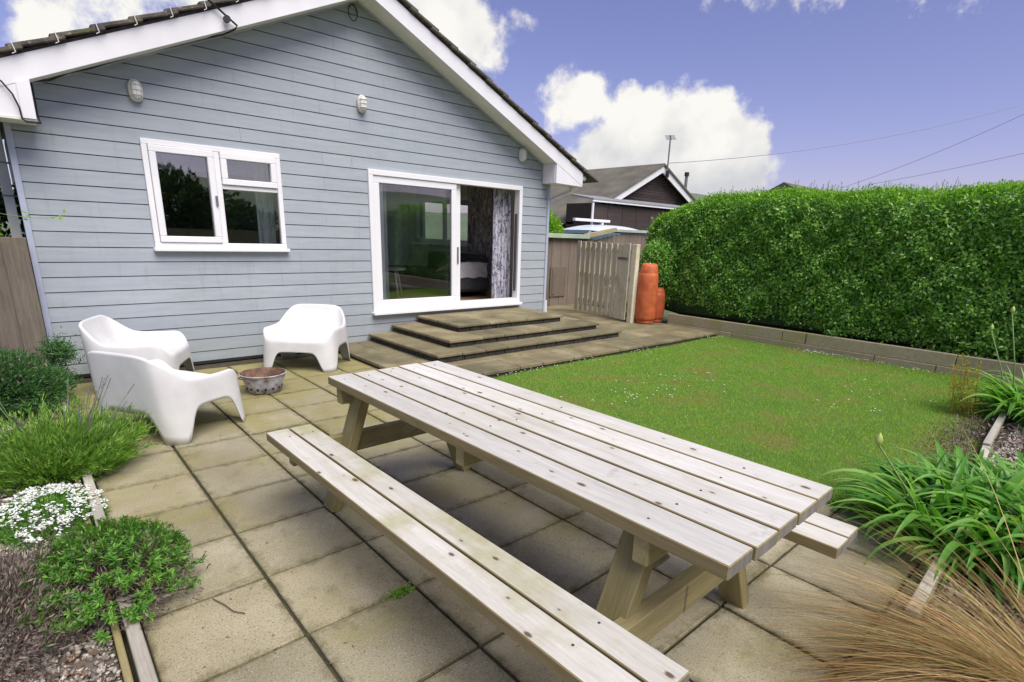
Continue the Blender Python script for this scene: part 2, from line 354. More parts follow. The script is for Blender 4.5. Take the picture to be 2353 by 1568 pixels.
def lawn_mat():
    m, nt, b = mat('lawn_turf'); w = coords(nt, 'world')
    col = ramp(nt, noise(nt, w, 2.1, 5, .6), [(.3, (.09, .20, .02)), (.5, (.15, .27, .03)), (.62, (.24, .27, .06)), (.75, (.34, .29, .11))])
    col = mix(nt, .5, col, ramp(nt, noise(nt, w, 60, 5, .7), [(.3, (.04, .08, .01)), (.7, (.14, .19, .03))]))
    lk(nt, col, b.inputs['Base Color']); b.inputs['Roughness'].default_value = .95
    bump(nt, b, noise(nt, w, 90, 4, .7), 1.0, .02); return m
M['lawn'] = lawn_mat()
def bowl_mat(rust):
    m, nt, b = mat('rusty_enamel' if rust else 'scorched_white_enamel'); v = coords(nt, 'obj')
    f = noise(nt, v, 14, 6, .65)
    if rust: col = ramp(nt, f, [(.3, (.05, .03, .02)), (.55, (.16, .085, .045)), (.75, (.26, .17, .10))])
    else: col = ramp(nt, f, [(.32, (.10, .06, .05)), (.46, (.38, .36, .39)), (.7, (.60, .60, .64))])
    lk(nt, col, b.inputs['Base Color']); b.inputs['Roughness'].default_value = .7; bump(nt, b, f, .4, .004); return m
M['bowl_in'] = bowl_mat(True); M['bowl_out'] = bowl_mat(False)
def curtain_print():
    m, nt, b = mat('printed_curtain'); v = coords(nt, 'world', (2.5, 2.5, 1))
    f = noise(nt, v, 9, 5, .6, 1.5)
    lk(nt, ramp(nt, f, [(.42, (.13, .13, .16)), (.5, (.55, .54, .60)), (.7, (.68, .66, .72))]), b.inputs['Base Color']); b.inputs['Roughness'].default_value = .85; return m
M['curtain_p'] = curtain_print()
def curtain_dark():
    m, nt, b = mat('dark_printed_curtain'); v = coords(nt, 'world', (2.5, 2.5, 1))
    f = noise(nt, v, 7, 5, .65, 1.8)
    lk(nt, ramp(nt, f, [(.40, (.16, .16, .18)), (.52, (.36, .36, .39)), (.62, (.62, .61, .64))]), b.inputs['Base Color']); b.inputs['Roughness'].default_value = .85; return m
M['curtain_d'] = curtain_dark()

# ---------------------------------------------------------------- mesh helpers
def link(o, parent=None):
    COL.objects.link(o)
    if parent is not None: o.parent = parent
    return o
def raw(name, verts, faces, mats, parent=None, smooth=False, midx=None):
    me = bpy.data.meshes.new(name); me.from_pydata([tuple(v) for v in verts], [], faces)
    for m in (mats if isinstance(mats, (list, tuple)) else [mats]): me.materials.append(m)
    if smooth: me.polygons.foreach_set('use_smooth', [True] * len(me.polygons))
    if midx is not None: me.polygons.foreach_set('material_index', midx)
    me.update(); return link(bpy.data.objects.new(name, me), parent)
def fast(name, V, T, m, parent=None, smooth=False):
    V = np.asarray(V, np.float32); T = np.asarray(T, np.int32)
    me = bpy.data.meshes.new(name); me.vertices.add(len(V)); me.vertices.foreach_set('co', V.ravel())
    k = T.shape[1]; me.loops.add(T.size); me.loops.foreach_set('vertex_index', T.ravel())
    me.polygons.add(len(T)); me.polygons.foreach_set('loop_start', np.arange(0, T.size, k, dtype=np.int32))
    me.polygons.foreach_set('loop_total', np.full(len(T), k, np.int32))
    if smooth: me.polygons.foreach_set('use_smooth', np.ones(len(T), bool))
    me.materials.append(m); me.update(calc_edges=True); me.validate()
    return link(bpy.data.objects.new(name, me), parent)
def thing(name, label, cat, loc=(0, 0, 0), rz=0, group=None):
    o = bpy.data.objects.new(name, None); o.location = loc; o.rotation_euler = (0, 0, rz); o.empty_display_size = .1
    COL.objects.link(o); return tag(o, label, cat, group)
def tag(o, label, cat=None, group=None):
    o['label'] = label
    if cat: o['category'] = cat
    if group: o['group'] = group
    return o
def struct(o): o['kind'] = 'structure'; return o
def stuff(o, label=None):
    o['kind'] = 'stuff'
    if label: o['label'] = label
    return o
class MB:
    def __init__(s): s.v = []; s.f = []; s.m = []
    def add(s, V, F, mi=0, X=None):
        n = len(s.v)
        for p in V: s.v.append(tuple(X @ Vector(p)) if X is not None else tuple(p))
        for f in F: s.f.append([i + n for i in f]); s.m.append(mi)
        return s
    def box(s, x0, x1, y0, y1, z0, z1, b=0.0, mi=0, X=None, topmi=None, endmi=None):
        if b <= 0:
            V = [(x, y, z) for x in (x0, x1) for y in (y0, y1) for z in (z0, z1)]
            F = [[0, 1, 3, 2], [4, 6, 7, 5], [0, 4, 5, 1], [2, 3, 7, 6], [0, 2, 6, 4], [1, 5, 7, 3]]
            s.add(V, F, mi, X)
            if topmi is not None: s.m[-1] = topmi
            return s
        c = Vector(((x0 + x1) / 2, (y0 + y1) / 2, (z0 + z1) / 2)); h = ((x1 - x0) / 2, (y1 - y0) / 2, (z1 - z0) / 2)
        V = []; idx = {}
        for sx in (-1, 1):
            for sy in (-1, 1):
                for sz in (-1, 1):
                    for a in range(3):
                        p = [sx * h[0], sy * h[1], sz * h[2]]
                        for k in range(3):
                            if k != a: p[k] -= (sx, sy, sz)[k] * b
                        idx[(sx, sy, sz, a)] = len(V); V.append((c.x + p[0], c.y + p[1], c.z + p[2]))
        F = []; MI = []
        for a in range(3):
            u, w = [k for k in range(3) if k != a]
            for sg in (-1, 1):
                q = []
                for su, sw in ((-1, -1), (1, -1), (1, 1), (-1, 1)):
                    key = [0, 0, 0]; key[a] = sg; key[u] = su; key[w] = sw; q.append(idx[(*key, a)])
                F.append(q); MI.append(topmi if (topmi is not None and a == 2 and sg == 1) else endmi if (endmi is not None and a == 1) else mi)
        for a in range(3):      # edges parallel to axis a
            u, w = [k for k in range(3) if k != a]
            for su in (-1, 1):
                for sw in (-1, 1):
                    q = []
                    for sa, ax in ((-1, u), (1, u), (1, w), (-1, w)):
                        key = [0, 0, 0]; key[a] = sa; key[u] = su; key[w] = sw; q.append(idx[(*key, ax)])
                    F.append(q); MI.append(mi)
        for sx in (-1, 1):
            for sy in (-1, 1):
                for sz in (-1, 1): F.append([idx[(sx, sy, sz, a)] for a in range(3)]); MI.append(mi)
        n = len(s.v)
        for p in V: s.v.append(tuple(X @ Vector(p)) if X is not None else p)
        for f, k in zip(F, MI): s.f.append([i + n for i in f]); s.m.append(k)
        return s
    def tube(s, pts, r, n=8, mi=0, cap=True):
        pts = [Vector(p) for p in pts]; rs = r if isinstance(r, (list, tuple)) else [r] * len(pts); rings = []
        pu = None
        for i, p in enumerate(pts):
            d = (pts[min(i + 1, len(pts) - 1)] - pts[max(i - 1, 0)]).normalized()
            ref = pu if pu is not None else (Vector((0, 0, 1)) if abs(d.z) < .9 else Vector((1, 0, 0)))
            a = d.cross(ref).normalized(); bq = a.cross(d).normalized(); pu = bq
            rings.append([len(s.v) + k for k in range(n)])
            for k in range(n):
                t = 2 * math.pi * k / n; s.v.append(tuple(p + (a * math.cos(t) + bq * math.sin(t)) * rs[i]))
        for i in range(len(rings) - 1):
            for k in range(n):
                s.f.append([rings[i][k], rings[i][(k + 1) % n], rings[i + 1][(k + 1) % n], rings[i + 1][k]]); s.m.append(mi)
        if cap: s.f.append(rings[0][::-1]); s.m.append(mi); s.f.append(rings[-1]); s.m.append(mi)
        return s
    def lathe(s, prof, n=32, mi=0, c=(0, 0, 0), sx=1, sy=1):
        st = len(s.v)
        for r, z in prof:
            for k in range(n):
                t = 2 * math.pi * k / n; s.v.append((c[0] + r * sx * math.cos(t), c[1] + r * sy * math.sin(t), c[2] + z))
        for i in range(len(prof) - 1):
            for k in range(n):
                a = st + i * n + k; b2 = st + i * n + (k + 1) % n
                s.f.append([a, b2, b2 + n, a + n]); s.m.append(mi)
        return s
    def prism(s, poly, axis, a, b, mi=0):
        n = len(poly); st = len(s.v)
        for w in (a, b):
            for u, v in poly:
                s.v.append({'x': (w, u, v), 'y': (u, w, v), 'z': (u, v, w)}[axis])
        s.f.append(list(range(st, st + n))); s.f.append(list(range(st + n, st + 2 * n))[::-1]); s.m += [mi, mi]
        for k in range(n): s.f.append([st + k, st + n + k, st + n + (k + 1) % n, st + (k + 1) % n]); s.m.append(mi)
        return s
    def build(s, name, mats, parent=None, smooth=False):
        o = raw(name, s.v, s.f, mats, parent, smooth, s.m)
        return o
def norm_fix(o):
    import bmesh
    bm = bmesh.new(); bm.from_mesh(o.data); bmesh.ops.recalc_face_normals(bm, faces=bm.faces); bm.to_mesh(o.data); bm.free(); return o

def unit(v): return v / np.maximum(np.linalg.norm(v, axis=-1, keepdims=True), 1e-9)
def leaves(name, P, D, N, L, Wd, m, parent=None, fold=.25):
    """diamond leaves: base P, direction D, facing N"""
    n = len(P); D = unit(D); S = unit(np.cross(D, N)); Nn = unit(np.cross(S, D))
    L = np.broadcast_to(np.asarray(L, float), (n,))[:, None]; Wd = np.broadcast_to(np.asarray(Wd, float), (n,))[:, None]
    mid = P + D * L * .45
    V = np.stack([P, mid + S * Wd / 2 + Nn * Wd * fold, P + D * L, mid - S * Wd / 2 + Nn * Wd * fold], 1).reshape(-1, 3)
    b = np.arange(n)[:, None] * 4
    T = np.concatenate([b + [0, 1, 2], b + [0, 2, 3]], 0)
    return fast(name, V, T, m, parent)
def ribbons(name, P, D0, L, Wd, droop, m, parent=None, seg=6, taper=True, side=None):
    """arching blades: start P, initial dir D0, bending towards -Z by droop"""
    n = len(P); D = unit(np.array(D0, float)); L = np.broadcast_to(np.asarray(L, float), (n,)); Wd = np.broadcast_to(np.asarray(Wd, float), (n,)); dr = np.broadcast_to(np.asarray(droop, float), (n,))
    S = unit(np.cross(D, np.array([0, 0, 1.0])) + 1e-4) if side is None else side
    p = P.copy(); rows = []
    for i in range(seg + 1):
        t = i / seg; w = Wd * (np.minimum(1, .55 + t * 2) * (1 - t ** 2.2 * .93) if taper else 1)
        rows.append(p - S * w[:, None] / 2); rows.append(p + S * w[:, None] / 2)
        p = p + D * (L / seg)[:, None]; D = unit(D + np.array([0, 0, -1.0]) * (dr / seg * (.5 + t))[:, None])
    V = np.stack(rows, 1).reshape(-1, 3); b = np.arange(n)[:, None] * (2 * (seg + 1)); T = []
    for i in range(seg): T.append(b + [2 * i, 2 * i + 1, 2 * i + 3, 2 * i + 2])
    return fast(name, V, np.concatenate(T, 0), m, parent)
def rdir(n, up=0.0):
    v = rng.normal(size=(n, 3)); v[:, 2] += up; return unit(v)

# ================================================================= SETTING
WY = 6.5
# ---- ground
g = 400; o = raw('ground', [(-g, -g, -.10), (g, -g, -.10), (g, g, -.10), (-g, g, -.10)], [[0, 1, 2, 3]], simple('rough_grass_ground', (.09, .12, .045), .95, .35, .6, .5, coord='world', bscale=30)); struct(o)
# ---- hills far off, all round
def hills():
    V = []; F = []; na = 160; rr = [(150, -2), (210, .35), (280, .8), (360, 1.0), (430, .8)]
    for i in range(na):
        a = 2 * math.pi * i / na
        h = 14 + 4 * math.sin(a * 3 + 1.0) + 2.5 * math.sin(a * 7 + 2) + 1.5 * math.sin(a * 17)
        h += 19 * max(0, math.cos(a - R(34))) ** 60 + 16 * max(0, math.cos(a - R(268))) ** 2 - 8 * max(0, math.cos(a - R(5))) ** 6
        for r, k in rr: V.append((r * math.cos(a), r * math.sin(a), h * k if k > 0 else -2))
    n = len(rr)
    for i in range(na):
        j = (i + 1) % na
        for k in range(n - 1): F.append([i * n + k, j * n + k, j * n + k + 1, i * n + k + 1])
    return struct(raw('hills', V, F, M['hill_m'], smooth=True))
hills()
# ---- patio: joint bed with every paving slab its own piece
PX0, PY0, PS = .1203, 3.9987, .4503
bed = MB().box(.06, 3.45, -1.6, 6.52, -.09, -.014).build('patio', M['joint']); struct(bed)
pv = {}
def paver_mesh(k, w, d):
    key = (k, w, d)
    if key not in pv:
        r = random.Random(k * 31 + int(w * 100) + int(d * 1000)); m = MB()
        gx, gy = .0055 + r.random() * .002, .0055 + r.random() * .002
        m.box(-w / 2 + gx, w / 2 - gx, -d / 2 + gy, d / 2 - gy, -.04, 0, .004)
        me = bpy.data.meshes.new('paver'); me.from_pydata(m.v, [], m.f); me.materials.append(M['paver']); pv[key] = me
    return pv[key]
for i in range(0, 8):
    for j in range(-12, 6):
        cx = PX0 + PS * (i + .5); cy = PY0 + PS * (j + .5)
        if cy > 6.45: continue
        w = PS; xx = cx
        if i == 7: w = .22; xx = PX0 + PS * 7 + .11
        if i == 7 and cy > .62: continue
        if cx > 3.1 and cy > 4.4: continue
        o = link(bpy.data.objects.new('paving_slab', paver_mesh((i * 7 + j * 3) % 6, w, PS)), bed)
        o.location = (xx, cy, random.uniform(-.002, .0025)); o.rotation_euler = (R(random.uniform(-.25, .25)), R(random.uniform(-.25, .25)), R(random.uniform(-.2, .2)))
# ---- path and steps
path = MB().box(2.72, 8.2, 4.36, 6.5, -.08, .018).box(6.5, 8.9, 6.5, 9.2, -.08, .018).build('path', M['joint']); struct(path)
def slab_obj(name, x0, x1, y0, y1, z0, z1, m, parent, b=.006, jit=.002):
    cx, cy = (x0 + x1) / 2, (y0 + y1) / 2
    mb = MB().box(x0 - cx, x1 - cx, y0 - cy, y1 - cy, z0 - z1, 0, b)
    o = mb.build(name, m, parent); o.location = (cx, cy, z1 + random.uniform(-jit, jit)); o.rotation_euler = (R(random.uniform(-.2, .2)), R(random.uniform(-.2, .2)), 0); return o
def cut(a, b, step):
    xs = [a]
    while xs[-1] < b - step * .7: xs.append(min(b, xs[-1] + step * random.choice((.66, 1, 1, 1.33))))
    xs[-1] = b; return xs
G_ = .005
for y0, y1 in ((4.29, 4.72), (4.72, 5.2), (5.2, 5.85), (5.85, 6.49)):
    xs = cut(2.68 if y0 > 4.2 else 2.9, 8.12, .52)
    for a, b in zip(xs, xs[1:]): slab_obj('path_slab', a + G_, b - G_, y0 + G_, y1 - G_, .022, .06, M['slab'], path)
for y0, y1 in ((6.49, 7.0), (7.0, 7.6), (7.6, 8.2), (8.2, 9.0)):
    xs = cut(6.52, 8.85, .6)
    for a, b in zip(xs, xs[1:]): slab_obj('path_slab', a + G_, b - G_, y0 + G_, y1 - G_, .022, .06, M['slab'], path)
for (a, b) in ((4.34, 5.0), (5.0, 5.7), (5.7, 6.48)):
    slab_obj('kerb_stone', 2.715, 2.76, a + .004, b - .004, -.03, .022, M['riser'], path)
xs = cut(2.75, 8.1, .7)
for a, b in zip(xs, xs[1:]): slab_obj('kerb_stone', a + .004, b - .004, 4.31, 4.355, -.03, .022, M['riser'], path)

steps = thing('garden_steps', 'three stone slab steps rising to the sliding patio door', 'steps')
lev = [(.155, 3.20, 6.38, 4.865), (.247, 3.53, 6.17, 5.12), (.340, 3.92, 5.80, 5.50)]
zprev = .062
for k, (z, x0, x1, y0) in enumerate(lev):
    th = .034; ov = .028
    core = MB().box(x0 + .05, x1 - .05, y0 + .05, 6.47, zprev - .01, z - th - .001).build('step_core', M['joint'], steps)
    yr = [y0, y0 + .42, y0 + .9, 6.485] if y0 < 5.3 else [y0, y0 + .5, 6.485]
    for a, b in zip(yr, yr[1:]):
        xx = cut(x0, x1, .5)
        for c, d in zip(xx, xx[1:]): slab_obj('tread_slab', c + .003, d - .003, a + .003, b - .003, z - th, z, M['slab'], steps, .007)
    xx = cut(x0 + ov, x1 - ov, .26)
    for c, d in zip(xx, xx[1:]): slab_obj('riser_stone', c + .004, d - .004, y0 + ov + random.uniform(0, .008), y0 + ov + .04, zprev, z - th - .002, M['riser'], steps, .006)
    for xa, xb in ((x0 + ov, x0 + ov + .04), (x1 - ov - .04, x1 - ov)):
        yy = cut(y0 + ov + .045, 6.47, .28)
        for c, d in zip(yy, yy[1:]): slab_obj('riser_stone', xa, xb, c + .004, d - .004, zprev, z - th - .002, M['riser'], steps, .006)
    zprev = z

# ---- lawn
LX0, LX1, LY0, LY1 = 3.27, 8.14, .50, 4.30
def lawn_h(x, y):
    h = .012 + .010 * np.sin(x * 1.7) * np.cos(y * 1.3)
    ed = np.minimum(np.minimum(x - LX0, LX1 - x), np.minimum(y - LY0, LY1 - y))
    return h - .035 * np.exp(-np.maximum(ed, 0) * 18)
nx, ny = 70, 60; gx, gy = np.meshgrid(np.linspace(LX0, LX1, nx), np.linspace(LY0, LY1, ny)); gz = lawn_h(gx, gy) + rng.normal(size=gx.shape) * .002
V = np.stack([gx, gy, gz], -1).reshape(-1, 3); ii = (np.arange(ny - 1)[:, None] * nx + np.arange(nx - 1)).ravel()[:, None]
lawn = struct(fast('lawn', V, ii + [0, 1, nx + 1, nx], M['lawn'], smooth=True))
def lawn_pts(n, pad=0):
    # denser towards the camera
    u = rng.random((n * 3, 2)); x = LX0 - pad + (LX1 - LX0 + 2 * pad) * u[:, 0]; y = LY0 - pad + (LY1 - LY0 + 2 * pad) * u[:, 1]
    d = np.hypot(x, y); keep = rng.random(n * 3) < np.clip((3.3 / d) ** 1.4, .12, 1); x = x[keep][:n]; y = y[keep][:n]
    return x, y
x, y = lawn_pts(170000, .02); z = lawn_h(np.clip(x, LX0, LX1), np.clip(y, LY0, LY1)) - .004; n = len(x)
P = np.stack([x, y, z], 1); D = rdir(n, 1.1); D[:, 2] = np.abs(D[:, 2]) + .15
Lg = rng.uniform(.014, .034, n); Wg = rng.uniform(.002, .0042, n) * np.clip(np.hypot(x, y) / 3.5, 1, 2.0)
S = unit(np.cross(D, rdir(n)))
V = np.stack([P - S * Wg[:, None] / 2, P + S * Wg[:, None] / 2, P + unit(D) * Lg[:, None]], 1).reshape(-1, 3)
o = fast('grass', V, np.arange(3 * n).reshape(-1, 3), M['grass_leaf']); tag(stuff(o), 'short mown green grass with yellowing patches on the lawn', 'grass')
# longer unmown fringe beside the patio slabs
n = 5200; fx = np.where(rng.random(n) < .55, rng.uniform(3.24, 3.75, n), rng.uniform(3.3, 5.2, n)); fy = np.where(fx < 3.4, rng.uniform(.5, 1.6, n), rng.normal(.56, .06, n))
P = np.stack([fx, fy, np.full(n, .0)], 1); D = rdir(n, 1.0); D[:, 2] = np.abs(D[:, 2])
o = ribbons('long_grass', P, D, rng.uniform(.04, .09, n), .004, rng.uniform(.5, 1.6, n), M['grass_leaf'], seg=3); tag(stuff(o), 'longer untrimmed grass along the patio and bed side of the lawn', 'grass')
# daisies
cent = [(7.7, 4.15, .25, 14), (7.95, 2.75, .16, 60), (8.0, 2.2, .15, 30), (7.9, 1.6, .12, 16), (5.0, 3.0, .9, 22), (4.0, 3.0, .6, 22), (4.7, 4.2, .5, 12), (3.9, 4.22, .3, 14), (6.0, 4.25, .4, 10), (6.0, 1.5, .8, 18)]
pts = []
for cx, cy, s, k in cent:
    for _ in range(k): pts.append((min(LX1 - .02, cx + random.gauss(0, s * .6)), min(LY1 - .02, cy + random.gauss(0, s if s < .2 else s * .25)), 0))
P = np.array(pts); P[:, 2] = lawn_h(P[:, 0], P[:, 1]) + rng.uniform(.02, .035, len(P))
mb = MB()
for p in P:
    mb.add([(p[0] + .011 * math.cos(t) * random.uniform(.5, .9), p[1] + .009 * math.sin(t) * random.uniform(.7, 1.2), p[2] + .004) for t in np.arange(7) * .8976] + [(p[0], p[1], p[2])], [[k, (k + 1) % 7, 7] for k in range(7)])
o = mb.build('daisies', M['petal']); tag(stuff(o), 'tiny white daisies scattered over the lawn', 'flowers')

# ---- planting beds
def bedmesh(name, x0, x1, y0, y1, z, m):
    nx, ny = max(2, int((x1 - x0) / .08)), max(2, int((y1 - y0) / .08)); gx, gy = np.meshgrid(np.linspace(x0, x1, nx), np.linspace(y0, y1, ny))
    gz = z + rng.normal(size=gx.shape) * .008; V = np.stack([gx, gy, gz], -1).reshape(-1, 3)
    ii = (np.arange(ny - 1)[:, None] * nx + np.arange(nx - 1)).ravel()[:, None]
    return struct(fast(name, V, ii + [0, 1, nx + 1, nx], m, smooth=True))
bedmesh('flower_bed', -3.2, .035, .2, 6.45, .005, M['soil'])
bedmesh('flower_bed', 2.3, 8.14, -2.6, .285, .012, M['soil'])
bedmesh('flower_bed', 3.42, 8.14, .286, .47, .012, M['soil'])
bedmesh('hedge_bed', 8.24, 10.2, -6, 5.35, .19, M['soil'])
def stones(name, xs, ys, zf, n, s0, s1, label, dens=None):
    base = np.array([(1, 0, 0), (-1, 0, 0), (0, 1, 0), (0, -1, 0), (0, 0, 1), (0, 0, -1)], float)
    tris = np.array([(0, 2, 4), (2, 1, 4), (1, 3, 4), (3, 0, 4), (2, 0, 5), (1, 2, 5), (3, 1, 5), (0, 3, 5)])
    x = rng.uniform(*xs, n); y = rng.uniform(*ys, n)
    if dens is not None: k = rng.random(n) < dens(x, y); x, y = x[k], y[k]; n = len(x)
    s = rng.uniform(s0, s1, n); A = rng.normal(size=(n, 3, 3)); Q = np.linalg.qr(A)[0]
    sc = np.stack([s, s * rng.uniform(.6, .95, n), s * rng.uniform(.4, .7, n)], 1)
    V = np.einsum('nij,kj->nki', Q * sc[:, None, :], base) * rng.uniform(.8, 1.2, (n, 6, 1)) + np.stack([x, y, np.full(n, zf) + s * .3], 1)[:, None, :]
    T = (np.arange(n)[:, None, None] * 6 + tris[None]).reshape(-1, 3)
    return tag(stuff(fast(name, V.reshape(-1, 3), T, M['gravel'])), label, 'gravel')
dn = lambda x, y: np.clip((2.8 / np.hypot(x, y)) ** 1.6, .2, 1)
stones('gravel', (-2.2, .03), (1.2, 5.9), .012, 75000, .005, .016, 'mixed small gravel over the left bed by the patio', lambda x, y: dn(x, y) * (x > -y * .62))
stones('gravel', (2.35, 7.8), (-1.2, .42), .02, 30000, .006, .02, 'coarse gravel and leaf litter in the right bed', lambda x, y: (y < np.where(x < 3.42, .27, .45)) * 1.0)
# fallen dry leaves in the right bed
n = 2600; P = np.stack([rng.uniform(3.5, 7.2, n), rng.uniform(-1, .6, n), rng.uniform(.02, .06, n)], 1)
o = leaves('leaf_litter', P, rdir(n), rdir(n, 2), rng.uniform(.03, .07, n), rng.uniform(.012, .03, n), M['heather']); tag(stuff(o), 'dry brown leaf litter on the right bed', 'leaf litter')

def beam(name, p0, p1, w, h, m, parent=None, b=.003, label=None):
    p0, p1 = Vector(p0), Vector(p1); d = p1 - p0; L = d.length; o = MB().box(-L / 2, L / 2, -w / 2, w / 2, -h / 2, h / 2, b).build(name, m, parent)
    o.rotation_euler = d.to_track_quat('X', 'Z').to_euler(); o.location = (p0 + p1) / 2; return o
def beamz(name, p0, p1, w, h, m, parent=None, b=.003, roll=0):
    """long axis local Z; w across local X, h across local Y"""
    p0, p1 = Vector(p0), Vector(p1); d = p1 - p0; L = d.length; o = MB().box(-w / 2, w / 2, -h / 2, h / 2, -L / 2, L / 2, b).build(name, m, parent)
    q = d.to_track_quat('Z', 'Y'); o.rotation_euler = q.to_euler(); o.location = (p0 + p1) / 2; return o
t = thing('bed_edging', 'weathered double timber edging between the left gravel bed and patio', 'edging')
beam('edging_board', (.094, .9, .028), (.094, 3.3, .028), .042, .085, M['edging'], t); beam('edging_board', (.094, 3.31, .026), (.094, 5.9, .026), .042, .08, M['edging'], t)
beam('edging_board', (.048, .9, .012), (.048, 5.9, .008), .022, .07, M['bearer_wood'], t)
t = thing('bed_edging', 'pale weathered timber edging half buried beside the right gravel bed', 'edging')
for a, b in (((2.35, .30, .04), (3.4, .335, .035)), ((3.42, .34, .03), (5.0, .47, .035)), ((5.02, .475, .05), (6.6, .545, .055))):
    beam('edging_board', a, b, .045, .09, M['edging'], t)

# ---- retaining wall of sleepers below the hedge
t = thing('sleeper_wall', 'low retaining wall of two courses of timber under the hedge', 'wall')
ys = [5.28, 3.32, 1.25, -.8, -2.9]
for a, b in zip(ys, ys[1:]): beam('sleeper', (8.19, a - .004, .155), (8.19, b + .004, .155), .07, .158, M['sleeper'], t, .006)
ys = [5.28, 4.1, 2.1, .1, -2.9]
for a, b in zip(ys, ys[1:]): beam('sleeper', (8.185, a - .004, .02), (8.185, b + .004, .02), .07, .108, M['sleeper'], t, .006)

# ================================================================= BUNGALOW
house = thing('bungalow', 'single storey bungalow with pale blue grey horizontal siding and white gable', 'house', (3.24, WY, 0))
HX = house.location
def hp(o): o.location = o.location - Vector(HX) if o.parent == house else o.location; return o
house.location = (0, 0, 0)
SL = .4645; AX = 3.25; AZ = 3.865           # underside of the bargeboard
def soff(x): return AZ - SL * abs(x - AX)
BH = .1335; Z0 = .53 - 4 * BH               # board lines
openings = [(1.015, 2.27, 1.17, 2.19), (3.295, 5.80, .39, 2.145)]
rows = int((AZ - Z0) / BH) + 1
HL, HR = .125, 6.36
for r in range(rows):
    z0 = Z0 + r * BH; z1 = z0 + BH
    zs = sorted(set([z0, z1] + [z for op in openings for z in op[2:] if z0 < z < z1]))
    # split into long boards
    jn = [HL] + sorted(random.sample([1.9, 2.75, 2.95, 3.1, 4.4, 5.6], 1 if r % 2 else 2) if r % 3 else []) + [HR]
    for a, b in zip(jn, jn[1:]):
        for za, zb in zip(zs, zs[1:]):
            iv = [(a, b)]
            for ox0, ox1, oz0, oz1 in openings:
                if za >= oz0 - 1e-6 and zb <= oz1 + 1e-6:
                    nv = []
                    for p, q in iv:
                        if ox1 <= p or ox0 >= q: nv.append((p, q)); continue
                        if p < ox0: nv.append((p, ox0))
                        if q > ox1: nv.append((ox1, q))
                    iv = nv
            for p, q in iv:
                mb = MB()
                # clip by roof underside
                def lim(z):
                    h = (AZ + .03 - z) / SL; return AX - h, AX + h
                l0, r0 = lim(za); l1, r1 = lim(zb)
                pb, qb, pt, qt = max(p, l0), min(q, r0), max(p, l1), min(q, r1)
                if qb - pb < .02: continue
                if qt < pt: pt = qt = (pt + qt) / 2
                pt = min(max(pt, pb), qb); qt = max(min(qt, qb), pt)
                f0 = (za - z0) / BH; f1 = (zb - z0) / BH
                def yy(f): return WY + .004 + .005 * f
                ya, yb2 = yy(f0), yy(f1); e = .0008
                zb_ = zb + (.0 if zb < z1 - 1e-6 else -.0025)
                za_ = za + (.0055 if za <= z0 + 1e-6 else 0)
                V = [(pb + e, ya, za_), (qb - e, ya, za_), (qt - e, yb2, zb_), (pt + e, yb2, zb_), (pb + e, WY + .034, za_), (qb - e, WY + .034, za_), (qt - e, WY + .034, zb_), (pt + e, WY + .034, zb_)]
                mb.add(V, [[0, 1, 2, 3], [5, 4, 7, 6], [4, 5, 1, 0], [3, 2, 6, 7], [4, 0, 3, 7], [1, 5, 6, 2]])
                mb.build('siding_board', M['siding'], house)
# structural wall behind, side walls, base
mb = MB()
mb.box(.12, 1.03, WY + .036, WY + .16, -.1, 2.5).box(1.03, 2.255, WY + .036, WY + .16, -.1, 1.18).box(1.03, 2.255, WY + .036, WY + .16, 2.18, 2.5)
mb.box(2.255, 3.31, WY + .036, WY + .16, -.1, 2.5).box(3.31, 5.785, WY + .036, WY + .16, -.1, .37).box(3.31, 5.785, WY + .036, WY + .16, 2.13, 2.5).box(5.785, 6.36, WY + .036, WY + .16, -.1, 2.5)
mb.prism([(.12, 2.5), (6.36, 2.5), (AX, AZ + .03)], 'y', WY + .036, WY + .16)
mb.build('wall', M['dark'], house)
mb = MB(); mb.box(.12, .22, WY + .16, 12, -.1, 2.5)
mb.box(6.3, 6.36, WY + .16, 8.42, -.1, 2.5).box(6.3, 6.36, 10.3, 12, -.1, 2.5).box(6.3, 6.36, 8.42, 10.3, -.1, 1.24).box(6.3, 6.36, 8.42, 10.3, 2.1, 2.5).box(.22, 2.9, 11.9, 12, -.1, 2.5).box(5.7, 6.3, 11.9, 12, -.1, 2.5).box(2.9, 5.7, 11.9, 12, -.1, .5).box(2.9, 5.7, 11.9, 12, 2.2, 2.5)  # back wall left open for the added daylight window
mb.build('side_wall', simple('side_wall_paint', (.3, .36, .4), .7, .1), house)
for a_, b_ in ((.084, .127), (6.338, 6.385)): MB().box(a_, b_, WY - .012, WY + .12, .0, 2.3, .002).build('corner_trim', M['trim_blue'], house)
beamz('corner_foot', (6.392, WY - .01, .07), (6.385, WY - .005, .42), .02, .05, M['white_paint'], house, .002)
MB().box(.13, 2.7, WY - .004, WY + .03, .0, .03).build('base_gap', M['dark'], house)  # near-black strip painting in the shade of the gap below the lowest board
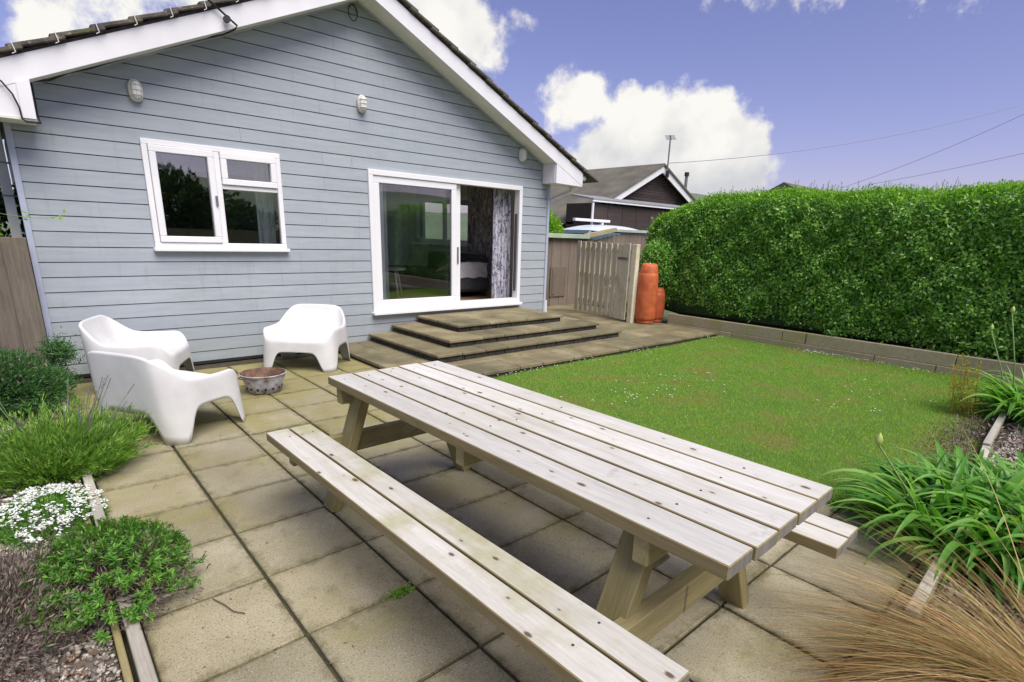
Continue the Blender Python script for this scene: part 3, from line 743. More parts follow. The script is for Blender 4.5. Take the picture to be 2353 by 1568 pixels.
# rooms
mb = MB().box(2.5, 6.29, WY + .17, 11.88, .33, .385); mb.build('room_floor', M['floor_wood'], house)
mb = MB(); mb.box(2.44, 2.5, WY + .17, 11.88, .386, 2.44).box(2.5, 2.9, 11.8, 11.88, .386, 2.44).box(5.7, 6.29, 11.8, 11.88, .386, 2.44).box(2.9, 5.7, 11.8, 11.88, .386, .5).box(2.9, 5.7, 11.8, 11.88, 2.2, 2.44); mb.box(5.9, 6.29, WY + .165, WY + .2, .386, 2.44); mb.box(2.5, 3.36, WY + .165, WY + .2, .386, 2.44)
mb.box(6.27, 6.296, WY + .2, 8.42, .386, 2.44).box(6.27, 6.296, 10.3, 11.8, .386, 2.44).box(6.27, 6.296, 8.42, 10.3, .386, 1.24).box(6.27, 6.296, 8.42, 10.3, 2.1, 2.44); mb.build('room_wall', M['dark_green_room'], house)
MB().box(.24, 6.29, WY + .17, 11.88, 2.44, 2.48).build('ceiling', M['wall_in'], house)
MB().box(.24, 2.43, 10.0, 10.05, 0.3, 2.44).box(.225, .26, WY + .17, 10, .3, 2.44).box(.24, 2.43, WY + .17, 10, .3, .34).build('kitchen_wall', M['dark_green_room'], house)
# side window of the room
sw = MB().box(6.255, 6.33, 8.42, 8.49, 1.24, 2.1, .003).box(6.255, 6.33, 10.23, 10.3, 1.24, 2.1, .003).box(6.255, 6.33, 8.49, 10.23, 1.24, 1.31, .003).box(6.255, 6.33, 8.49, 10.23, 2.04, 2.1, .003).box(6.26, 6.325, 9.25, 9.32, 1.31, 2.04, .003).build('window', M['upvc'], house)
raw('pane', [(6.292, 8.49, 1.31), (6.292, 10.23, 1.31), (6.292, 10.23, 2.04), (6.292, 8.49, 2.04)], [[0, 1, 2, 3]], M['clear'], sw)
MB().box(6.17, 6.27, 8.38, 10.34, 1.20, 1.238, .003).build('sill', M['upvc'], sw)

bw = MB().box(2.9, 2.97, 11.84, 11.92, .5, 2.2, .003).box(5.63, 5.7, 11.84, 11.92, .5, 2.2, .003).box(2.97, 5.63, 11.84, 11.92, .5, .57, .003).box(2.97, 5.63, 11.84, 11.92, 2.13, 2.2, .003).box(4.27, 4.33, 11.845, 11.915, .57, 2.13, .003).build('window', M['upvc'], house)  # unseen back window, added to let more daylight into the room
raw('pane', [(2.97, 11.88, .57), (5.63, 11.88, .57), (5.63, 11.88, 2.13), (2.97, 11.88, 2.13)], [[0, 1, 2, 3]], M['clear'], bw)
# soffit, bargeboards, boxed eaves
BY = 6.20
def slope_poly(x0, x1, lo, hi): return [(x0, soff(x0) + lo), (x1, soff(x1) + lo), (x1, soff(x1) + hi), (x0, soff(x0) + hi)]
for nm, x0, x1 in (('L', -.55, AX), ('R', AX, 6.80)):
    ob = norm_fix(MB().prism(slope_poly(x0, x1 - .001 if nm == 'L' else x1, 0, .185), 'y', BY, BY + .022).build('bargeboard', M['fascia'], house))
    ob = norm_fix(MB().prism(slope_poly(x0, x1 - .001 if nm == 'L' else x1, .012, .024), 'y', BY + .0225, WY + .003).build('soffit', M['soffit'], house))
    ob = norm_fix(MB().prism(slope_poly(x0, x1 - .001 if nm == 'L' else x1, -.004, .010), 'y', WY - .022, WY + .002).build('soffit_bead', M['trim_blue'], house))
def eave(poly): return norm_fix(MB().prism(poly, 'y', BY + .003, WY + .002).build('boxed_eave', M['fascia'], house))
eave([(-.55, 2.205), (.285, 2.205), (.285, soff(.285) - .002), (-.55, soff(-.55) - .002)] if False else [(-.55, 2.205), (.285, 2.205), (.285, soff(.285) + .01), (.0, soff(0.0) + .01), (-.35, 2.205 + .01)])
norm_fix(MB().prism([(.205, 2.20), (.288, 2.20), (.288, soff(.288)), (.205, soff(.205))], 'y', BY - .016, BY + .002).build('eave_trim', M['fascia'], house))
norm_fix(MB().prism([(-.55, 2.185), (.29, 2.185), (.29, 2.204), (-.55, 2.204)], 'y', BY - .004, WY).build('eave_underside', M['soffit'], house))
eave([(6.215, 2.215), (6.80, 2.205), (6.80, soff(6.80) + .10), (6.215, soff(6.215) + .01)])
for k in range(4): MB().box(6.208, 6.215, BY + .03 + k * .068, BY + .085 + k * .068, 2.22, 2.485, .001).build('eave_board', M['fascia'], house)
# roof slopes and verge tiles
for s in (-1, 1):
    x0, x1 = (AX - 3.80, AX) if s < 0 else (AX, AX + 3.72)
    norm_fix(MB().prism(slope_poly(x0, x1, .186, .215), 'y', BY + .02, 12.2).build('roof', M['tile'], house))
ang = math.atan(SL); LT = .272; sp = LT * 1.0
tile_me = None; clip_me = None
def roof_tile(x, s, col):
    global tile_me, clip_me
    if tile_me is None:
        o = MB().box(-.20, .20, 0, .30, -.014, .014, .004).build('roof_tile', M['tile'], house); tile_me = o.data
        mbc = MB().tube([(-.155, -.012, .022), (-.165, -.014, -.05), (-.19, -.012, -.055)], .0035, 5); c = mbc.build('verge_clip', M['white_paint'], o); clip_me = c.data
    else:
        o = link(bpy.data.objects.new('roof_tile', tile_me), house); c = link(bpy.data.objects.new('verge_clip', clip_me), o)
        if col: bpy.data.objects.remove(c)
    z = soff(x) + .186 + .030 + .022
    o.location = (x, BY - .045 + col * .302, z + random.uniform(-.003, .003))
    tilt = R(3.4)
    if s < 0: o.rotation_euler = Euler((0, -(ang - tilt), R(random.uniform(-.6, .6))))
    else: o.rotation_euler = (Matrix.Rotation(math.pi, 4, 'Z') @ Matrix.Rotation(-(ang - tilt), 4, 'Y')).to_euler(); o.location.y += .30
    return o
for col in range(2):
    for k in range(14):
        xl = AX - .12 - k * .2757; roof_tile(xl, -1, col)
        roof_tile(AX + .12 + k * .2757, 1, col)
ri_ = MB()
for k in range(18): ri_.box(AX - .11, AX + .11, BY - .04 + k * .33, BY + .28 + k * .33, soff(AX) + .22, soff(AX) + .29, .02)
ri_.build('ridge_tiles', M['tile'], house)
# gutter end, downpipe with swan neck on the right
MB().box(6.80, 6.93, BY + .03, 12, 2.30, 2.385, .02).build('gutter', M['upvc'], house)
MB().tube([(6.80, 6.42, 2.24), (6.80, 6.45, 2.13), (6.46, 6.62, 1.97), (6.43, 6.64, 1.9), (6.43, 6.64, .1)], .034, 10).build('downpipe', M['upvc'], house, True)

# ---- left window
def frame_rect(mb, x0, x1, z0, z1, w, y0, y1, b=.004, mi=0):
    mb.box(x0, x1, y0, y1, z0, z0 + w, b, mi); mb.box(x0, x1, y0, y1, z1 - w, z1, b, mi)
    mb.box(x0, x0 + w, y0, y1, z0 + w + .0005, z1 - w - .0005, b, mi); mb.box(x1 - w, x1, y0, y1, z0 + w + .0005, z1 - w - .0005, b, mi); return mb
wn_ = frame_rect(MB(), 1.015, 2.27, 1.205, 2.19, .048, WY - .018, WY + .05).build('window', M['upvc'], house)
MB().box(1.618, 1.672, WY - .016, WY + .05, 1.2535, 2.1415, .004).build('mullion', M['upvc'], wn_)
s1 = frame_rect(MB(), 1.066, 1.616, 1.256, 2.139, .058, WY - .034, WY + .03, .005).build('sash', M['upvc'], wn_)
s2 = frame_rect(MB(), 1.675, 2.219, 1.835, 2.139, .058, WY - .036, WY + .03, .005).build('sash', M['upvc'], wn_)
MB().box(1.674, 2.219, WY - .014, WY + .04, 1.79, 1.832, .004).build('transom', M['upvc'], wn_)
MB().box(1.124, 1.558, WY + .008, WY + .012, 1.314, 2.081).build('pane', M['glass'], wn_)
MB().box(1.733, 2.161, WY + .008, WY + .012, 1.893, 2.081).build('pane', M['glass'], wn_)
MB().box(1.673, 2.221, WY + .012, WY + .016, 1.254, 1.789).build('pane', M['glass'], wn_)
MB().box(1.0, 2.29, WY - .06, WY + .03, 1.168, 1.203, .006).build('sill', M['upvc'], wn_)
MB().box(1.59, 1.612, WY - .052, WY - .036, 1.62, 1.72, .003).build('handle', M['steel'], wn_)
# curtain inside, at the right side
def drape(name, x0, x1, y, z0, z1, m, folds=5, amp=.03, along='x'):
    n = folds * 8; V = []; F = []
    for i in range(n + 1):
        u = i / n; a = x0 + (x1 - x0) * u; b = y + amp * math.sin(u * folds * 2 * math.pi) + amp * .3 * math.sin(u * 17)
        for z in np.linspace(z1, z0, 7):
            k = (z1 - z) / (z1 - z0); bb = y + (b - y) * (.6 + .5 * k)
            V.append((a, bb, z) if along == 'x' else (bb, a, z))
    for i in range(n):
        for k in range(6): F.append([i * 7 + k, (i + 1) * 7 + k, (i + 1) * 7 + k + 1, i * 7 + k + 1])
    return raw(name, V, F, m, smooth=True)
tag(drape('curtain', 2.06, 2.25, 6.74, 1.0, 2.25, M['curtain_w'], 3, .018), 'pale net curtain drawn to the right behind the small left window', 'curtain')
tag(drape('roller_blind', 1.03, 2.25, 6.80, 1.96, 2.25, M['curtain_w'], 1, .002), 'short pale blind at the top of the small left window', 'blind')

# ---- sliding door
dr = frame_rect(MB(), 3.295, 5.80, .425, 2.145, .062, WY - .02, WY + .10, .004).build('sliding_door', M['upvc'], house)
MB().box(3.28, 5.815, WY - .075, WY + .03, .385, .423, .006).build('sill', M['upvc'], dr)
s1 = frame_rect(MB(), 3.36, 4.60, .488, 2.082, .082, WY - .004, WY + .045, .005).build('sash', M['upvc'], dr)
s2 = frame_rect(MB(), 3.44, 4.70, .488, 2.082, .075, WY + .048, WY + .092, .005).build('sash', M['upvc'], dr)
MB().box(3.442, 4.518, WY + .018, WY + .024, .570, 2.0).build('pane', M['glass_door'], s1)
MB().box(3.515, 4.625, WY + .068, WY + .073, .563, 2.007).build('pane', M['glass_door'], s2)
MB().box(4.64, 4.662, WY + .030, WY + .047, 1.02, 1.25, .004).build('handle', M['steel'], dr)
MB().box(5.70, 5.735, WY + .015, WY + .04, .60, 1.75, .003).build('door_jamb_seal', M['seal'], dr)

# ---- wall lights
def wall_light(x, z, label):
    t = thing('bulkhead_light', label, 'wall light', (x, WY - .002, z), 0, 'oval bulkhead lights on the gable wall')
    def oval(r0, prof, name, m, par):
        V = []; F = []; n = 28
        for rr, yy in prof:
            for k in range(n):
                a = 2 * math.pi * k / n; cx = math.cos(a); cz = math.sin(a)
                V.append((.052 * rr * math.copysign(abs(cx) ** .85, cx), -yy, (.052 * rr + .036) * math.copysign(abs(cz) ** .8, cz)))
        for i in range(len(prof) - 1):
            for k in range(n): F.append([i * n + k, i * n + (k + 1) % n, (i + 1) * n + (k + 1) % n, (i + 1) * n + k])
        F.append([(len(prof) - 1) * n + k for k in range(n)])
        return norm_fix(raw(name, V, F, m, par, True))
    oval(1, [(1.08, 0), (1.1, .03), (1.0, .045), (.82, .05), (.80, .042)], 'light_ring', M['lamp_base'], t)
    oval(1, [(.80, .04), (.76, .062), (.6, .078), (.3, .085), (.05, .087)], 'lamp_glass', M['lamp_glass'], t)
    g_ = MB()
    for q in (-.042, 0, .042): g_.tube([(-.045, -.05, q), (-.03, -.082, q), (0, -.094, q), (.03, -.082, q), (.045, -.05, q)], .004, 6)
    g_.tube([(0, -.048, -.078), (0, -.085, -.055), (0, -.096, 0), (0, -.085, .055), (0, -.048, .078)], .004, 6)
    g_.build('wire_guard', M['lamp_base'], t)
wall_light(1.035, 2.585, 'oval caged wall light high up left of the small window')
wall_light(3.25, 2.84, 'oval caged wall light under the gable apex between window and door')
wall_light(5.765, 2.575, 'oval caged wall light above the sliding door near the right eave')

# ---- cables and bracket on the gable
def tube_thing(name, pts, r, m, label, cat, group=None, n=6):
    return tag(MB().tube(pts, r, n).build(name, m, None, True), label, cat, group)
def sagged(a, b, sag, k=24):
    a, b = Vector(a), Vector(b); return [a.lerp(b, i / k) - Vector((0, 0, sag * 4 * (i / k) * (1 - i / k))) for i in range(k + 1)]
MB().tube([(1.78, 6.17, 3.26), (1.78, 6.13, 3.26)], .03, 12).build('cable_bracket', M['black'], house)
tube_thing('service_cable', sagged((-8, -6, 7.2), (1.58, 6.15, 3.42), .3) + [Vector((1.87, 6.17, 3.232)), Vector((1.86, 6.22, 3.21))] + [Vector(p) for p in ((1.80, 6.36, 3.185), (1.639, 6.45, 3.13), (1.4, 6.45, 3.02), (1.149, 6.45, 2.914), (.853, 6.45, 2.765), (.70, 6.45, 2.685), (.567, 6.46, 2.635), (.43, 6.46, 2.55), (.31, 6.46, 2.52))], .009, M['black'], 'black cable coming down to the left roof edge and running under it', 'cable')
tube_thing('looped_cable', [(-.10, 6.17, 2.56), (.02, 6.172, 2.50), (.12, 6.172, 2.44), (.17, 6.172, 2.36), (.195, 6.172, 2.27), (.20, 6.172, 2.19), (.22, 6.18, 2.172), (.30, 6.19, 2.175), (.315, 6.3, 2.185), (.31, 6.44, 2.26), (.312, 6.45, 2.40), (.31, 6.46, 2.52)], .007, M['black'], 'thin black cable looping over the white boxed eave on the left', 'cable')
tube_thing('gable_cable_coil', [(3.18 + .05 * math.cos(a), WY - .02 - .004 * a, 3.74 + .08 * math.sin(a)) for a in np.linspace(0, 9, 30)], .005, M['black'], 'small coil of dark cable under the gable apex', 'cable')

# ================================================================= ROOM CONTENTS
tag(drape('curtain', 5.46, 5.80, 6.76, .40, 2.2, M['curtain_p'], 5, .035), 'printed white and grey curtain at the open right side of the sliding door', 'curtain')
tag(drape('curtain', 3.52, 3.66, 6.74, .42, 2.2, M['curtain_w'], 2, .015), 'narrow pale curtain edge at the left of the sliding door', 'curtain')
tag(drape('curtain', 7.72, 8.40, 6.20, .45, 2.4, M['curtain_d'], 6, .03, 'y'), 'dark printed curtain beside the side window inside the room', 'curtain')
tag(drape('curtain', 10.15, 10.75, 6.19, .45, 2.4, M['curtain_w'], 5, .03, 'y'), 'pale curtain at the far end of the side window', 'curtain')
sofa = thing('sofa', 'low charcoal sofa standing along the far wall of the room', 'sofa', (5.75, 8.7, .385))
MB().box(-.40, .26, -.95, 1.3, .08, .40, .03).build('seat', M['sofa'], sofa)
MB().box(.20, .42, -.98, 1.3, .1, .70, .05).build('backrest', M['sofa'], sofa)
MB().box(-.42, .30, -1.14, -.96, .1, .56, .05).build('armrest', M['sofa'], sofa)
for px, py in ((-.36, -1.06), (.36, -1.06), (-.36, 1.2), (.36, 1.2)): MB().box(px - .03, px + .03, py - .03, py + .03, 0, .1, .003).build('foot', simple('pale_foot_wood', (.42, .28, .14), .6), sofa)
def blanket():
    V = []; F = []; nu, nv = 20, 22
    for i in range(nu + 1):
        for j in range(nv + 1):
            u = -.40 + .62 * i / nu; s = j / nv * 1.0
            if s < .42: y = -1.165; z = .30 + s * .68 if False else .34 + (s) * .58
            else: y = -1.165 + (s - .42) * 1.2; z = .585 - max(0, s - .62) * .55
            V.append((u + .012 * math.sin(j * .9), y + .01 * math.sin(u * 30 + j) + random.uniform(-.004, .004), z + .008 * math.sin(u * 22 + j * .6)))
    for i in range(nu):
        for j in range(nv): a = i * (nv + 1) + j; F.append([a, a + nv + 1, a + nv + 2, a + 1])
    o = raw('throw_blanket', V, F, M['blanket'], smooth=True); o.location = (5.75, 8.7, .385); return tag(o, 'grey knitted throw draped over the near arm of the sofa', 'blanket')
blanket()
def cushion(loc, rot, s, m, label):
    V = []; F = []; n = 12
    for sgn in (1, -1):
        st = len(V)
        for i in range(n + 1):
            for j in range(n + 1):
                u, v = i / n * 2 - 1, j / n * 2 - 1; th = .09 * ((1 - u * u) * (1 - v * v)) ** .45
                V.append((u * s * (1 - .06 * (1 - abs(v))), sgn * th, v * s * (1 - .06 * (1 - abs(u)))))
        for i in range(n):
            for j in range(n):
                a = st + i * (n + 1) + j; F.append([a, a + n + 1, a + n + 2, a + 1] if sgn < 0 else [a, a + 1, a + n + 2, a + n + 1])
    o = raw('cushion', V, F, m, smooth=True); o.location = loc; o.rotation_euler = rot; return tag(o, label, 'cushion')
cushion((5.72, 9.35, 1.0), (R(-15), 0, R(-60)), .22, M['cushion'], 'square grey green cushion leaning on the sofa back, seen through the glass')
cushion((5.35, 10.3, .98), (R(-12), R(8), R(-25)), .24, M['cushion'], 'larger dim cushion at the far end of the sofa')
arm = thing('armchair', 'dark low armchair at the back of the room behind the glass', 'armchair', (4.9, 10.6, .385), R(10))
MB().box(-.6, .6, -.4, .4, .06, .40, .05).build('seat', M['sofa'], arm); MB().box(-.6, .6, .28, .5, .1, .78, .06).build('backrest', M['sofa'], arm)
st = thing('stool', 'small round white stool on the room floor behind the glass', 'stool', (4.62, 8.35, .385))
MB().lathe([(.001, .43), (.20, .43), (.21, .445), (.21, .458), (.20, .465), (.001, .466)], 28).build('seat', M['white_paint'], st, True)
for a in (R(20), R(140), R(260)):
    MB().tube([(.10 * math.cos(a), .10 * math.sin(a), .43), (.21 * math.cos(a), .21 * math.sin(a), 0)], [.02, .014], 10).build('leg', M['white_paint'], st, True)

# ================================================================= GARDEN FURNITURE
# ---- picnic table
pt = thing('picnic_table', 'long weathered wooden picnic table with attached benches on the patio', 'picnic table', (1.475, 1.62, 0), R(.9))
YH = 1.12
for k in range(5):
    w = .1285; x0 = -.345 + k * .1400; e0 = random.uniform(-.006, .006)
    m_ = MB().box(-w / 2, w / 2, -YH + e0, YH + random.uniform(-.006, .006), -.042, 0, .003, 0, None, 1, 2)
    o = m_.build('tabletop_plank', [M['plank_side'], M['plank_top'], M['end_grain']], pt); o.location = (x0 + w / 2, 0, .685 + random.uniform(-.001, .001))
for sx in (-1, 1):
    for k in range(2):
        w = .108; xc = sx * (.498 + .1165 * (0 if k == 0 else 1)) if True else 0
        m_ = MB().box(-w / 2, w / 2, -1.13, 1.13, -.042, 0, .003, 0, None, 1, 2)
        o = m_.build('bench_plank', [M['plank_side'], M['bench_top'], M['end_grain']], pt); o.location = (xc - sx * .002, random.uniform(-.005, .005) + (.03 if sx < 0 else -.01), .432)
for yy, s, fx in ((.98, 1, .43), (-.80, -1, .505)):
    for sx in (-1, 1):
        beamz('leg', (sx * .215, yy, .638), (sx * fx, yy, .0), .105, .055, M['leg_wood'], pt, .004)
    o = MB().box(-.60, .60, -.026, .026, -.052, .052, .004).build('seat_bearer', M['bearer_wood'], pt); o.location = (0, yy + s * .055, .332)
    o = MB().box(-.33, .33, -.026, .026, -.042, .042, .004).build('top_bearer', M['bearer_wood'], pt); o.location = (0, yy + s * .055, .597)
    beam('brace', (0, yy - s * .06, .36), (0, yy - s * .46, .62), .06, .045, M['bearer_wood'], pt)
    for sx in (-1, 1):
        for zz, xx in ((.335, .36), (.60, .24)):
            o = MB().tube([(sx * xx, yy + s * .081, zz), (sx * xx, yy + s * .090, zz)], .013, 10).build('bolt', M['steel'], pt)
for xk in [-.345 + k * .1395 + .066 + d for k in range(5) for d in (-.02,)] + [sx * (.498 + .1165 * q) + d for sx in (-1, 1) for q in (0, 1) for d in (.02,)]:
    for yy in ((1.03, -.855, 0) if abs(xk) < .4 else (1.03, -.855)):
        zt = .6853 if abs(xk) < .4 else .4323
        o = MB().tube([(0, 0, -.002), (0, 0, .0012)], .0042, 8).build('screw', M['rustscrew'], pt); o.location = (xk, yy + random.uniform(-.012, .012), zt)
for k in (0, ): 
    o = MB().box(-.32, .32, -.025, .025, -.04, .04, .004).build('top_batten', M['bearer_wood'], pt); o.location = (0, 0, .598)

# ---- white tub chairs
def chair_mesh():
    A, B = .33, .40
    td = np.radians(np.linspace(0, 360, 2881))
    def pw(v, e=.4): return np.sign(v) * np.abs(v) ** e
    X_, Y_ = A * pw(np.cos(td)), B * pw(np.sin(td)); s = np.concatenate([[0], np.cumsum(np.hypot(np.diff(X_), np.diff(Y_)))])
    n = 132; tt = np.interp(np.linspace(0, s[-1], n, endpoint=False), s, td)
    deg = np.degrees(tt); a = np.where(deg > 180, 360 - deg, deg)
    rim = np.interp(a, [0, 25, 40, 48, 56, 66, 78, 92, 108, 125, 138, 150, 165, 180], [.335, .336, .343, .372, .408, .428, .43, .425, .44, .50, .555, .592, .612, .617])
    bot = np.interp(a, [0, 8, 13, 17, 20, 70, 73, 77, 84, 90, 96, 103, 107, 110, 160, 163, 167, 172, 180], [.20, .195, .165, .09, 0, 0, .09, .18, .235, .24, .235, .18, .09, 0, 0, .09, .165, .195, .20])
    for arr in (rim, bot):
        for _ in range(2): arr[:] = (np.roll(arr, 1) + 2 * arr + np.roll(arr, -1)) / 4
    bot[bot < .012] = 0
    fw = np.clip((52 - a) / 20, 0, 1); bw = np.clip((a - 110) / 40, 0, 1)      # front / back weight
    ux, uy = pw(np.cos(tt)), pw(np.sin(tt)); rows = []
    def outline(z):
        k = z / .62
        sx = 1 - .10 * k * (1 - bw) + .0 * bw; sy = 1 - .10 * k
        return A * ux * sx - bw * .045 * k, B * uy * sy
    for f in np.linspace(0, 1, 9):
        z = bot + (rim - .02 - .018 * fw - bot) * f; x, y = outline(z); rows.append(np.stack([x, y, z], 1))
    cx, cy = outline(rim); L_ = np.hypot(ux, uy); ix, iy = -ux / L_, -uy / L_
    r = .015 + .022 * fw
    for al in (25, 55, 90, 125, 160):
        c, s_ = math.cos(R(al)), math.sin(R(al)); d = r * (1 - c)
        rows.append(np.stack([cx + ix * d, cy + iy * d, rim - (.02 + .018 * fw) + (.02 + .018 * fw) * s_], 1))
    x1 = cx + ix * 2 * r; y1 = cy + iy * 2 * r
    zr = rim - .012; p = 6.5 - 3.0 * bw - 3.5 * fw; ccx = .03
    seat = .292
    for rho in (.985, .96, .93, .89, .84, .78, .70, .58, .42, .22):
        zz = seat + .006 * (x1 * rho) / A + (zr - seat) * rho ** p * 1.0
        rows.append(np.stack([ccx + (x1 - ccx) * rho, y1 * rho, zz], 1))
    V = np.concatenate(rows + [np.array([[ccx, 0, seat]])]); F = []
    for i in range(len(rows) - 1):
        for k in range(n): F.append([i * n + k, i * n + (k + 1) % n, (i + 1) * n + (k + 1) % n, (i + 1) * n + k])
    c = len(V) - 1; l = (len(rows) - 1) * n
    for k in range(n): F.append([l + k, l + (k + 1) % n, c])
    return V, F
CV, CF = chair_mesh()
chair0 = raw('tub_chair', CV, CF, M['plastic'], smooth=True)
md = chair0.modifiers.new('thickness', 'SOLIDIFY'); md.thickness = .007; md.offset = -1
CH = 'white plastic tub chairs round the fire bowl'
tag(chair0, 'white plastic tub chair nearest the camera, its back to the lavender', 'chair', CH); chair0.location = (.68, 4.50, 0); chair0.rotation_euler = (0, 0, R(30))
for loc, rz, lb in (((.72, 5.93, 0), -25, 'white plastic tub chair behind the nearest one, close to the wall corner'), ((2.18, 5.86, 0), -132, 'white plastic tub chair standing alone left of the stone steps')):
    c = chair0.copy(); link(c); c.location = loc; c.rotation_euler = (0, 0, R(rz)); tag(c, lb, 'chair', CH)

# ---- fire bowl
fb = thing('fire_bowl', 'scorched enamel tub used as a fire bowl, holes round its base', 'fire bowl', (1.47, 5.06, 0)); fb.scale = (.92, .92, .86)
MB().lathe([(.001, .0), (.118, .0), (.135, .012), (.165, .09), (.195, .165), (.205, .195), (.212, .20), (.214, .207), (.206, .209)], 40).build('bowl', M['bowl_out'], fb, True)
MB().lathe([(.2055, .2085), (.197, .190), (.158, .09), (.128, .02), (.001, .016)], 40).build('lining', M['bowl_in'], fb, True)
for k in range(14):
    a = k * 2 * math.pi / 14; o = MB().tube([(.150 * math.cos(a), .150 * math.sin(a), .062), (.1605 * math.cos(a), .1605 * math.sin(a), .058)], .012, 10).build('hole', M['dark'], fb)
for a in (R(15), R(195)): MB().tube([(.208 * math.cos(a - .2), .208 * math.sin(a - .2), .19), (.24 * math.cos(a - .12), .24 * math.sin(a - .12), .185), (.24 * math.cos(a + .12), .24 * math.sin(a + .12), .185), (.208 * math.cos(a + .2), .208 * math.sin(a + .2), .19)], .006, 6).build('handle', M['bowl_in'], fb, True)
ash = rng.normal(size=(160, 3)) * [.07, .07, .004] + [0, 0, .03]
tag(stuff(leaves('ash', ash * .9 + [1.47, 5.06, 0], rdir(160), rdir(160, 3), .03, .02, M['heather'])), 'grey ash in the bottom of the fire bowl', 'ash')

# ---- gas cylinders
def cylinder(loc, r, h, m, label, tilt=0):
    t = thing('gas_cylinder', label, 'gas cylinder', loc, 0, 'orange gas cylinders beside the gate'); t.rotation_euler = (0, R(tilt), 0)
    MB().lathe([(r * .80, 0), (r * .86, .006), (r * .86, .05), (r * .82, .055)], 32).build('foot_ring', m, t, True)
    z1 = h * .84
    MB().lathe([(r * .8, .05), (r * .97, .075), (r, .11), (r, h * .5), (r * .97, z1 - .10), (r * .94, z1 - .04), (r * .86, z1 + .01), (r * .45, z1 + .03), (.03, z1 + .04), (.001, z1 + .04)], 40).build('body', m, t, True)
    MB().lathe([(r * .885, z1 - .015), (r * .86, z1 + .03), (r * .78, h - .04), (r * .62, h), (r * .58, h - .01), (r * .72, z1 + .03)], 32).build('valve_guard', m, t, True)
    MB().tube([(0, 0, z1 + .03), (0, 0, h + .01)], .022, 10).tube([(-.04, 0, h - .02), (.06, 0, h - .02)], .012, 8).build('valve', M['steel'], t, True)
cylinder((7.83, 5.52, .06), .172, 1.0, M['orange'], 'tall orange gas cylinder standing right of the gate post')
cylinder((8.12, 5.52, .06), .15, .60, M['orange_dull'], 'shorter dull orange gas cylinder half hidden behind the tall one')

# ================================================================= FENCES, GATE, SHED
lf = thing('board_fence', 'old vertical board fence left of the bungalow corner', 'fence')
bx = [-.95 + .158 * k for k in range(7)]
for k, x in enumerate(bx):
    h = 1.275 - (.0 if k > 5 else .03) - .004 * (6 - k) + random.uniform(-.01, .01)
    o = MB().box(-.083, .083, -.012, .012, 0, h, .004).build('fence_board', M['fence_wood'], lf); o.location = (x, 6.40 + (.012 if k % 2 else -.006), 0); o.rotation_euler = (0, R(random.uniform(-.4, .4)), R(random.uniform(-3, 3)))
for z in (.35, 1.0): MB().box(-1.0, .06, 6.425, 6.465, z, z + .08, .003).build('fence_rail', M['fence_wood'], lf)
wp = thing('white_post', 'white painted post rising behind the old board fence at the left edge', 'post', (.0, 7.0, 0))
MB().box(-.012, .062, -.03, .03, 0, 2.25, .003).build('post', M['white_paint'], wp)
for z in (1.62, 1.9): MB().box(-.02, .10, -.036, .036, z, z + .012, .002).build('strap', M['steel'], wp)

gt = thing('garden_gate', 'weathered slatted wooden gate standing ajar beside the gas cylinders', 'gate', (7.62, 5.76, 0), math.atan2(7.30 - 5.76, 7.99 - 7.62))
gl = math.hypot(7.99 - 7.62, 7.30 - 5.76); npl = 10
for k in range(npl):
    w = .104 if k > 1 else .15; x = gl * (k + .5) / npl
    o = MB().box(-w / 2, w / 2, -.01, .01, .10 + random.uniform(-.012, .012), 1.36 + random.uniform(-.012, .012) + .02 * k / npl, .003).build('gate_board', M['gate_wood'], gt); o.location = (x, .022, 0)
for z in (.26, .74, 1.2): MB().box(.02, gl - .02, -.03, .01, z, z + .085, .003).build('gate_rail', M['gate_wood'], gt)
beam('gate_brace', (.08, -.008, .34), (gl * .5, -.008, .74), .036, .07, M['gate_wood'], gt)
MB().box(.03, .30, .033, .04, 1.1, 1.14, .002).build('hinge', M['steel'], gt)
gp = tag(MB().box(7.60, 7.70, 5.64, 5.735, .03, 1.36, .006).build('gate_post', M['gate_wood']), 'square weathered post at the near end of the slatted gate', 'post')
sh = thing('shed', 'brown boarded shed with mossy green felt roof behind the gate', 'shed', (8, 8, 0))
nb = 22
for k in range(nb):
    o = MB().box(-.062, .062, -.01, .01, .03, 1.41, .003).build('shed_board', M['shed_wood'], sh); o.location = (-1.45 + k * .125, .0 + (.006 if k % 2 else 0), 0)
MB().box(-1.5, 1.28, .02, .06, .03, 1.4).build('shed_frame', M['dark'], sh)
MB().box(-1.55, 1.0, -.10, .80, 1.415, 1.5, .006).build('roof', M['roof_green'], sh)
MB().box(-.05, .4, -.03, -.012, .25, .85, .003).box(0, .08, -.04, -.031, .3, .8, .003).build('shed_hatch', M['shed_wood'], sh)
ff = thing('capped_fence', 'higher brown boarded fence with sloping capping to the right of the shed', 'fence', (8.95, 8.0, 0))
for k in range(13):
    o = MB().box(-.075, .075, -.01, .01, .03, 1.40 + min(k, 6) * .026 + (.0), .003).build('fence_board', M['shed_wood'], ff); o.location = (.40 + k * .155, .05, 0)
beam('capping', (-.02, -.03, 1.47), (.95, -.03, 1.63), .10, .085, M['sleeper'], ff); beam('capping', (.96, .02, 1.62), (2.3, .02, 1.62), .09, .05, M['roof_green'], ff)

